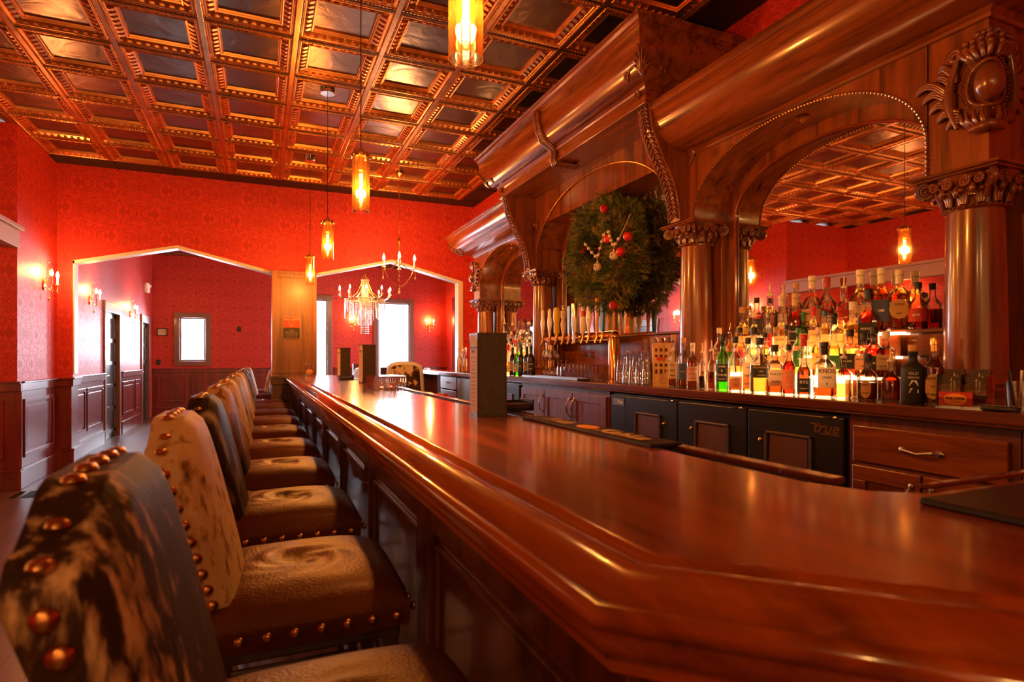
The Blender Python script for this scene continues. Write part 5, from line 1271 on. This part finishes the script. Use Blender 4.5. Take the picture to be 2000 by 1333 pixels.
# ------------------------------------------------------------------ beer tap tower
tw=thing('beer_tap_tower',(2.79,4.9,CTZ),'polished copper bridge-shaped beer tower with ten taps','beer tower')
x=2.80; ya,yb=4.28,5.48; zt=1.485; r=.052
B().tube([(x,ya,CTZ),(x,ya,zt-.02),(x,ya+.02,zt)],r,20,caps=False).tube([(x,ya-.02,zt),(x,yb+.06,zt)],r,20).tube([(x,yb,CTZ),(x,yb,zt)],r,20).sph((x,ya,zt),r,16,10).obj('copper_bridge','copper_pipe',tw)
b=B()
for y in (ya,yb): b.lathe([(.065,CTZ),(.065,CTZ+.012),(.05,CTZ+.02)],(x,y,0),24)
b.obj('flange','copper_pipe',tw)
hp=[(5.49,'ivory','oval'),(5.33,'ivory','oval'),(5.18,'yellow_paint','barrel'),(5.04,'paper','eagle'),(4.92,'tap_grey','blade'),(4.82,'chrome','wide'),(4.66,'ivory','bottle'),(4.56,'ivory','oval'),(4.42,'orange_paint','paddle'),(4.33,'blue_paint','blade')]
TAPN=['leftmost cream oval-badged handle','second cream handle with an oval badge','yellow and green patterned barrel handle','tan handle topped by a small golden figure','grey blade handle with vertical lettering','wide chrome handle taller than its neighbours','cream bottle-shaped handle with a red neck label','cream handle with large oval shield','orange paddle handle with a round blue badge','blue and red striped blade handle nearest the camera']
TXT=['WILD','FORT','LOCAL','EAGLE','HIRSCH','ALE','1821','CREAM','WHITE','1919']
for k,(y,mt_,kd) in enumerate(hp):
    tp=B(); zz=zt+.0
    tp.lathe([(0,0),(.012,0),(.012,.03),(0,.03)],(0,0,0),12,'x'); tp.v=[(x-r-.028+v[0],y+v[1],zz-.01+v[2]) for v in tp.v]
    tp.tube([(x-r-.03,y,zz+.02),(x-r-.036,y,zz-.012),(x-r-.056,y,zz-.052)],[.010,.012,.008],9).lathe([(.011,zz+.015),(.014,zz+.03),(.009,zz+.05)],(x-r-.032,y,0),10)
    f=tp.obj('faucet','antique_brass',tw)
    h=B(); hx=x-r-.034; z0=zz+.045
    if kd=='oval': h.loft([[(hx+dx*w1,y+dy*w2,z0+z) for dx,dy in [(math.cos(a),math.sin(a)) for a in [2*PI*q/12 for q in range(12)]]] for z,w1,w2 in ((0,.009,.011),(.05,.011,.014),(.09,.014,.026),(.13,.016,.032),(.17,.014,.026),(.20,.012,.016),(.235,.013,.019),(.265,.010,.014),(.275,.003,.004))])
    elif kd=='barrel': h.lathe([(0,z0),(.014,z0),(.024,z0+.03),(.021,z0+.12),(.028,z0+.16),(.028,z0+.22),(.02,z0+.27),(0,z0+.28)],(hx,y,0),14)
    elif kd=='eagle': h.lathe([(0,z0),(.012,z0),(.022,z0+.10),(.013,z0+.15),(.02,z0+.17),(.02,z0+.23),(0,z0+.235)],(hx,y,0),12)
    elif kd=='blade': h.loft([[(hx+dx*.009,y+dy*w2,z0+z) for dx,dy in ((-1,-1),(1,-1),(1,1),(-1,1))] for z,w2 in ((0,.010),(.05,.014),(.24,.021),(.265,.016))])
    elif kd=='wide': h.lathe([(0,z0-.09),(.014,z0-.09),(.016,z0),(.022,z0+.10),(.024,z0+.27),(.022,z0+.285),(0,z0+.287)],(hx,y,0),16)
    elif kd=='bottle': h.lathe([(0,z0),(.012,z0),(.022,z0+.02),(.022,z0+.12),(.015,z0+.17),(.014,z0+.24),(0,z0+.26)],(hx,y,0),14)
    else: h.loft([[(hx+dx*.010,y+dy*w2,z0+z) for dx,dy in [(math.cos(a),math.sin(a)) for a in [2*PI*q/12 for q in range(12)]]] for z,w2 in ((0,.010),(.08,.013),(.18,.024),(.23,.032),(.27,.030),(.295,.014))])
    h.v=[(hx+(v[0]-hx)*1.25,y+(v[1]-y)*1.3,v[2]) for v in h.v]; hd=h.obj('tap_handle',mt_,tw,angle=50,label=TAPN[k])
    g=B()
    e={'oval':-.020,'barrel':-.030,'eagle':-.024,'blade':-.011,'wide':-.026,'bottle':-.024,'paddle':-.012}[kd]
    if kd in ('blade','wide'): text(g,'HIRSCHGARTEN' if k==4 else ('1919' if k==9 else 'ALE HOUSE'),.026,lambda u,v:(hx+e,y+v,z0+.13+u))
    else: text(g,TXT[k],.014,lambda u,v:(hx+e,y-u,z0+(.115 if kd in('oval','bottle','barrel') else .2)+v))
    g.obj('lettering','ink' if mt_ in('ivory','paper','tap_grey','yellow_paint','orange_paint','chrome') else 'white_ink',hd,smooth=False)
    if kd=='eagle': B().sph((hx,y,z0+.25),(.010,.014,.016),8,6).sph((hx-.004,y-.012,z0+.275),.009,6,5).tube([(hx,y,z0+.25),(hx,y+.022,z0+.285),(hx,y+.010,z0+.30)],[.006,.007,.002],5).obj('golden_figure','gold_foil',hd)
    if kd=='oval': B().sph((hx-.010,y,z0+.13),(.009,.018,.022),10,6).obj('badge','green_paint' if k!=7 else 'ivory',hd)
    if kd=='paddle': B().sph((hx-.006,y,z0+.24),(.007,.022,.024),12,6).obj('badge','blue_paint',hd)
    if kd=='bottle': B().lathe([(.0235,z0+.15),(.022,z0+.20)],(hx,y,0),12).obj('badge','red_paint',hd)
dt=thing('drip_tray',(2.56,4.9,CTZ),'long steel drip tray on the counter under the taps','drip tray')
b=B().box(2.48,2.60,4.35,5.50,CTZ+.0005,CTZ+.006); b.box(2.48,2.485,4.35,5.50,CTZ,CTZ+.022).box(2.595,2.60,4.35,5.50,CTZ,CTZ+.022).box(2.48,2.60,4.35,4.355,CTZ,CTZ+.022).box(2.48,2.60,5.495,5.50,CTZ,CTZ+.022)
for k in range(38): b.box(2.487,2.593,4.37+.03*k,4.376+.03*k,CTZ+.014,CTZ+.018)
b.obj('tray_body','steel',dt,smooth=False)
# glassware round the tower
def fill(proto,pts,lab,grp,cat='glass',inv=True,h=.15):
    for n,(a,b_,z) in enumerate(pts):
        o=proto if n==0 else proto.copy()
        if n: COL.objects.link(o)
        o.location=(a,b_,z+(h if inv else 0)); o.rotation_euler=(PI if inv else 0,0,0); tag(o,lab,cat,grp)
pg=tumbler('pint_glass',.028,.042,.150,seg=16)
fill(pg,[(2.66+.088*i,3.62+.086*j,ZB+.05*k) for i in range(3) for j in range(5) for k in ((0,1,2,3,4) if (i==2 and j<4) else ((0,1,2) if i==1 else (0,1)))],'clear pint glass in nested upturned stacks right of the beer tower','stacked pint glasses right of the tower')
hb=tumbler('highball_glass',.030,.033,.14,seg=14,ribs=7)
fill(hb,[(2.69+.07*i,4.42+.07*j,ZB) for i in range(2) for j in range(10)],'ribbed upturned highball glass in rows beneath the beer tower','highball glasses under the tower',h=.14)
wg=B(); wg.lathe([(.032,0),(.030,.003),(.005,.008),(.004,.07),(.02,.085),(.038,.12),(.036,.16),(.030,.175),(.028,.175),(.034,.158),(.036,.12),(.018,.088),(0,.08)],seg=16,caps=False); wg=wg.obj('stemmed_glass','glass_drink')
fill(wg,[(2.69+.085*i,5.10+.09*j,ZB+.178*k) for i in range(2) for j in range(4) for k in range(1 if j<2 else 2)],'small stemmed glass upside down by the tower\'s far leg','stemmed glasses by the tower',h=.176)
for o in [q for q in COL.objects if q.name.startswith('stemmed_glass')]: pass
# wooden box with square holes
wx,wy=2.60,onX(2.60,1297)
g=thing('wooden_block_tower',(wx,wy,CTZ),'tall pale wooden slatted box with square holes on the counter','wooden box')
b=B(); hh=.30; M=Matrix.Rotation(math.radians(25),3,'Z'); q=B()
for k in range(4):
    y0=-.055+.037*k-.009; q.box(-.045,-.030,y0,y0+.018,0,hh)
for z0,z1 in ((0,.085),(.115,.135),(.155,.20),(.218,.24),(.262,.30)): q.box(-.044,-.030,-.06,.062,z0,z1)
q.box(-.03,.045,-.062,-.052,0,hh).box(-.03,.045,.052,.062,0,hh).box(.03,.045,-.052,.052,0,hh).box(-.03,.03,-.052,.052,0,.01)
q.v=[tuple(Vector((wx,wy,CTZ+.0005))+M@Vector(v)) for v in q.v]; q.obj('slatted_box','palewood',g,smooth=False,bevel=.0015)
q=B().prism([(-.062,0),(.062,0),(-.062,.12)],lambda u,v,w:(w,u,v),-.050,-.045); q.v=[tuple(Vector((wx,wy,CTZ+.0005))+M@Vector(v)) for v in q.v]; q.obj('diagonal_panel','palewood',g,smooth=False)
q=B().box(-.0475,-.0455,-.03,.032,.178,.202); q.v=[tuple(Vector((wx,wy,CTZ+.0005))+M@Vector(v)) for v in q.v]; q.obj('brown_label','label_red',g,smooth=False)
q=B().tube([(-.0512,-.02+.022*math.cos(a),.038+.022*math.sin(a)) for a in [2*PI*k/20 for k in range(20)]],.001,4,closed=True); q.v=[tuple(Vector((wx,wy,CTZ+.0005))+M@Vector(v)) for v in q.v]; q.obj('round_engraving','leather_brown',g)
# right end: card holder, cup of pens, receipt printer
x0=2.56; y0=onX(x0,1884); g=thing('business_card_holder',(x0,y0,CTZ),'clear acrylic holder of dark business cards at the right end of the counter','card holder')
M=Matrix.Rotation(math.radians(12),3,'Z')@Matrix.Diagonal((1,.82,1))
def loc(b): b.v=[tuple(Vector((x0,y0,CTZ+.0005))+M@Vector(v)) for v in b.v]; return b
b=B(); b.box(-.05,.05,-.10,.10,0,.004)
for yy in (-.10,0,.098): b.box(-.04,.05,yy,yy+.002,0,.13)
for xx,zz in ((-.05,.04),(-.02,.09),(.01,.12),(.048,.14)): b.box(xx,xx+.002,-.10,.10,0,zz)
loc(b).obj('acrylic_body','acrylic',g,smooth=False)
for n,(xx,z0,h,mt_) in enumerate(((-.040,.006,.055,'label_red'),(-.010,.05,.07,'leather_brown'),(.022,.07,.08,'leather_brown'))):
    for s in ((-1,1) if n else (1,)):
        cc=loc(B().box(xx,xx+.012,.05*s-.043 if n else -.045,.05*s+.043 if n else .09,z0,z0+h)).obj('business_cards',mt_,g,smooth=False)
        t=B()
        if n==0:
            e=B(); e.lathe([(0,0),(.030,0),(.030,.001),(0,.001)],(0,0,0),20,'x'); e.v=[(xx-.0015-v[0],.022+v[1]*1.6,.033+v[2]*.75) for v in e.v]; loc(e).obj('card_emblem','orange_paint',cc)
            text(t,'PINK HEIFER',.014,lambda u,v:(xx-.0035,.022-u,.036+v),bold=.0004); text(t,'BAR & KITCHEN',.007,lambda u,v:(xx-.0035,.022-u,.022+v))
        else: text(t,'Pink Heifer Bar',.010,lambda u,v:(xx-.0015,.05*s+v,z0+.035+u)); text(t,'& Banquets',.009,lambda u,v:(xx-.0015,.05*s-.012+v,z0+.035+u))
        loc(t).obj('lettering','ink' if n==0 else 'white_ink',cc,smooth=False)
x1=2.52;y1=onX(x1,1990)
g=thing('pen_cup',(x1,y1,CTZ),'clear cup of pens and straws at the right edge of the counter','cup')
B().lathe([(0,CTZ),(.036,CTZ),(.042,CTZ+.11),(.040,CTZ+.11),(.034,CTZ+.005),(0,CTZ+.005)],(x1,y1,0),20,caps=False).obj('cup','acrylic',g)
for k,(a,mt_) in enumerate(((0,'white_ink'),(1.2,'tap_grey'),(2.4,'black_plastic'),(3.9,'chrome'),(5.1,'white_ink'))):
    B().tube([(x1+.012*math.cos(a),y1+.012*math.sin(a),CTZ+.008),(x1+.034*math.cos(a+.2),y1+.034*math.sin(a+.2),CTZ+.15)],.0045,7).obj('pen',mt_,g)
x1=2.50;y1=onX(x1,1955); g=thing('remote_control',(x1,y1,CTZ),'small dark handset lying on the counter before the pen cup','remote control')
b=B().box(x1-.02,x1+.02,y1-.06,y1+.06,CTZ+.0005,CTZ+.018); b.obj('remote_case','black_plastic',g,bevel=.006); b=B()
for i in range(2):
    for j in range(5): b.box(x1-.012+.016*i,x1-.004+.016*i,y1-.045+.02*j,y1-.035+.02*j,CTZ+.0185,CTZ+.021)
b.obj('buttons','chrome',g,smooth=False)
# ------------------------------------------------------------------ wreath on the centre mirror
wx,wy,wz=2.80,4.44,EYE+.92
wr=thing('christmas_wreath',(wx,wy,wz),'big round pine wreath hanging on the centre arch mirror','wreath')
R0,r0=.355,.215; random.seed(11)
nd=B()
def sprig(b,p,d,L_,w):
    d=d.normalized(); s=d.orthogonal().normalized(); t=d.cross(s)
    n=9
    for k in range(n):
        a=k*2.399; f=.15+.85*k/n; q=p+d*(L_*f*.75); o=(s*math.cos(a)+t*math.sin(a))*.55+d
        e=q+o.normalized()*(L_*.5); c=o.cross(d).normalized()*w
        b.add([tuple(q-c),tuple(q+c),tuple(e)],[(0,1,2)])
for k in range(6500):
    a=random.uniform(0,2*PI); b_=random.uniform(0,2*PI); rr=r0*random.uniform(.45,.88)*(.88+.12*math.sin(5*a+3*b_))
    ra=R0+rr*math.cos(b_)
    p=Vector((wx+rr*.85*math.sin(b_),wy+ra*math.cos(a),wz+ra*math.sin(a)))
    if p.x>2.95: continue
    out=Vector((.85*math.sin(b_),math.cos(b_)*math.cos(a),math.cos(b_)*math.sin(a)))+Vector((random.uniform(-.6,.6),random.uniform(-.6,.6),random.uniform(-.6,.6)))
    sprig(nd,p,out,random.uniform(.045,.085),.0028)
nd.v=[(min(v[0],2.972),v[1],v[2]) for v in nd.v]
nd.obj('pine_needles','pine',wr,smooth=False,kind='stuff')
B().tube([(wx,wy+R0*math.cos(a),wz+R0*math.sin(a)) for a in [2*PI*q/40 for q in range(40)]],.09,8,closed=True).obj('branch_ring','twig',wr)
def wpx(px,py,x):
    y=onX(x,px); return Vector((x,y,EYE+(700-py)*dep(x,y)/F_PX))
BA=[((1180,408),'glitter'),((1188,467),'jingle'),((1226,462),'jingle'),((1138,490),'jingle'),((1122,538),'glitter'),((1198,597),'glitter'),((1212,492),'jingle')]
posn=['at the top','between the two garlands','right of the garlands','at the far left edge','low at the far left edge','at the bottom','beside the right bell']
for k,((px,py),kd) in enumerate(BA):
    p=wpx(px,py,2.615 if px>1150 else 2.72); o=B().sph(tuple(p),.036,16,10); tag(o.obj('red_bauble','red_glitter' if kd=='glitter' else 'red_paint'),'red %s ball on the wreath, %s'%('glitter' if kd=='glitter' else 'glossy bell',posn[k]),'bauble','red balls on the wreath')
for n,(pts,l) in enumerate((([(1141,474),(1153,490),(1167,505),(1174,478),(1182,452)],'white wooden bead garland with jingle bell hanging on the wreath, left'),([(1188,449),(1192,466),(1199,482),(1212,461),(1232,418)],'white wooden bead garland with jingle bell hanging on the wreath, right'))):
    P3=[wpx(px,py,2.60) for px,py in pts]; g=thing('bead_garland',tuple(P3[2]),l,'garland')
    B().tube(P3,.004,5).tube([P3[2],P3[2]+Vector((0,0,-.04))],.004,5).obj('jute_rope','rope',g)
    for i in range(4 if n==0 else 3):
        for q in range(2): v=P3[i].lerp(P3[i+1],(q+.5)/2.05); B().sph(tuple(v),.0150,10,7).obj('wooden_bead','white_bead',g)
    b=B().sph(tuple(P3[2]+Vector((0,0,-.072))),.036,16,10).lathe([(0,.0),(.008,0),(.008,.02),(0,.02)],tuple(P3[2]+Vector((0,0,-.044))),8); b.obj('jingle_bell','white_bead',g)
    b=B()
    for s in (-1,0,1): b.sph(tuple(P3[2]+Vector((-.033,s*.012-.006,-.078+abs(s)*.008))),(.004,.004,.009),6,4)
    b.obj('bell_slots','ink',g)
# ------------------------------------------------------------------ far room furniture
def chair(x,y,rz,hm,lab):
    r=thing('dining_chair',(0,0,0),lab,'chair','chairs in the far room')
    b=B(); n=14
    def bk(i,j): 
        u=2*i-1; return (-.24-.10*j,.235*u*(1-.10*j*j),.46+(.62-.05*abs(u)**4)*j)
    f=B().grid(lambda i,j:tuple(Vector(bk(i,j))+Vector((.035,0,0))),n,n); k_=B().grid(lambda i,j:tuple(Vector(bk(i,j))-Vector((.03,0,0))),n,n)
    f.obj('backrest_front','white_vinyl' if hm is None else hm,r)
    side=B().tube([tuple(Vector(bk(i,j))) for i,j in [(0,q/8) for q in range(9)]+[(q/8,1) for q in range(1,9)]+[(1,1-q/8) for q in range(1,9)]],.034,8); side.obj('backrest_edge','white_vinyl',r)
    k_.obj('backrest_rear','hide_white_spots' if hm else 'white_vinyl',r)
    B().box(-.24,.24,-.23,.23,.42,.50).obj('seat','leather',r,bevel=.03,seg=3)
    for sx in (-1,1):
        for sy in (-1,1): B().tube([(.20*sx,.19*sy,.43),(.22*sx,.20*sy,0)],[.02,.014],8).obj('leg','darkleg',r)
    r.location=(x,y,0); r.rotation_euler=(0,0,rz); return r
def table(x,y,w,lab):
    r=thing('dining_table',(x,y,0),lab,'table','tables in the far room')
    B().box(x-w,x+w,y-.42,y+.42,.735,.775).obj('table_top','mahogany_x',r,smooth=False,bevel=.008)
    b=B().lathe([(.035,.04),(.035,.735)],(x,y,0),14).lathe([(.28,0),(.28,.015),(.05,.05)],(x,y,0),20); b.obj('pedestal','black_plastic',r)
table(2.0,10.15,.45,'dark table nearest beyond the bar in the far room'); table(3.3,10.5,.55,'dark table by the right side of the far room'); table(2.3,13.2,.5,'dark table before the tall far window'); table(.6,12.7,.45,'dark table beyond the post in the far room')
chair(2.14,9.15,PI/2-.32,'hide_black_white','cowhide-backed chair facing away just beyond the bar end').scale=(1.1,1.1,1.12)
chair(2.75,11.5,2.6,None,'white chair behind the far counter left of the sconce'); chair(3.75,11.5,2.9,'hide_black_white','spotted chair near the far side window'); chair(.75,11.6,.4,None,'pale chair beyond the first menu'); chair(1.55,12.0,PI+.3,None,'pale chair between the two far menus')
for n,(x,y,h,l) in enumerate(((1.98,10.2,.36,'dark menu standing on the far table right of the window'),(1.95,13.2,.40,'brown window-side caddy standing on the far table'))):
    m=thing('table_menu',(x,y,.775),l,'menu'); B().box(x-.06,x+.06,y-.004,y+.004,.776,.776+h).box(x-.06,x-.052,y,y+.09,.776,.776+h).obj('cover','leather_brown' if n==0 else 'tan_insert',m,smooth=False)
for o in list(COL.objects):
    if o.get('label')=='x': bpy.data.objects.remove(o)
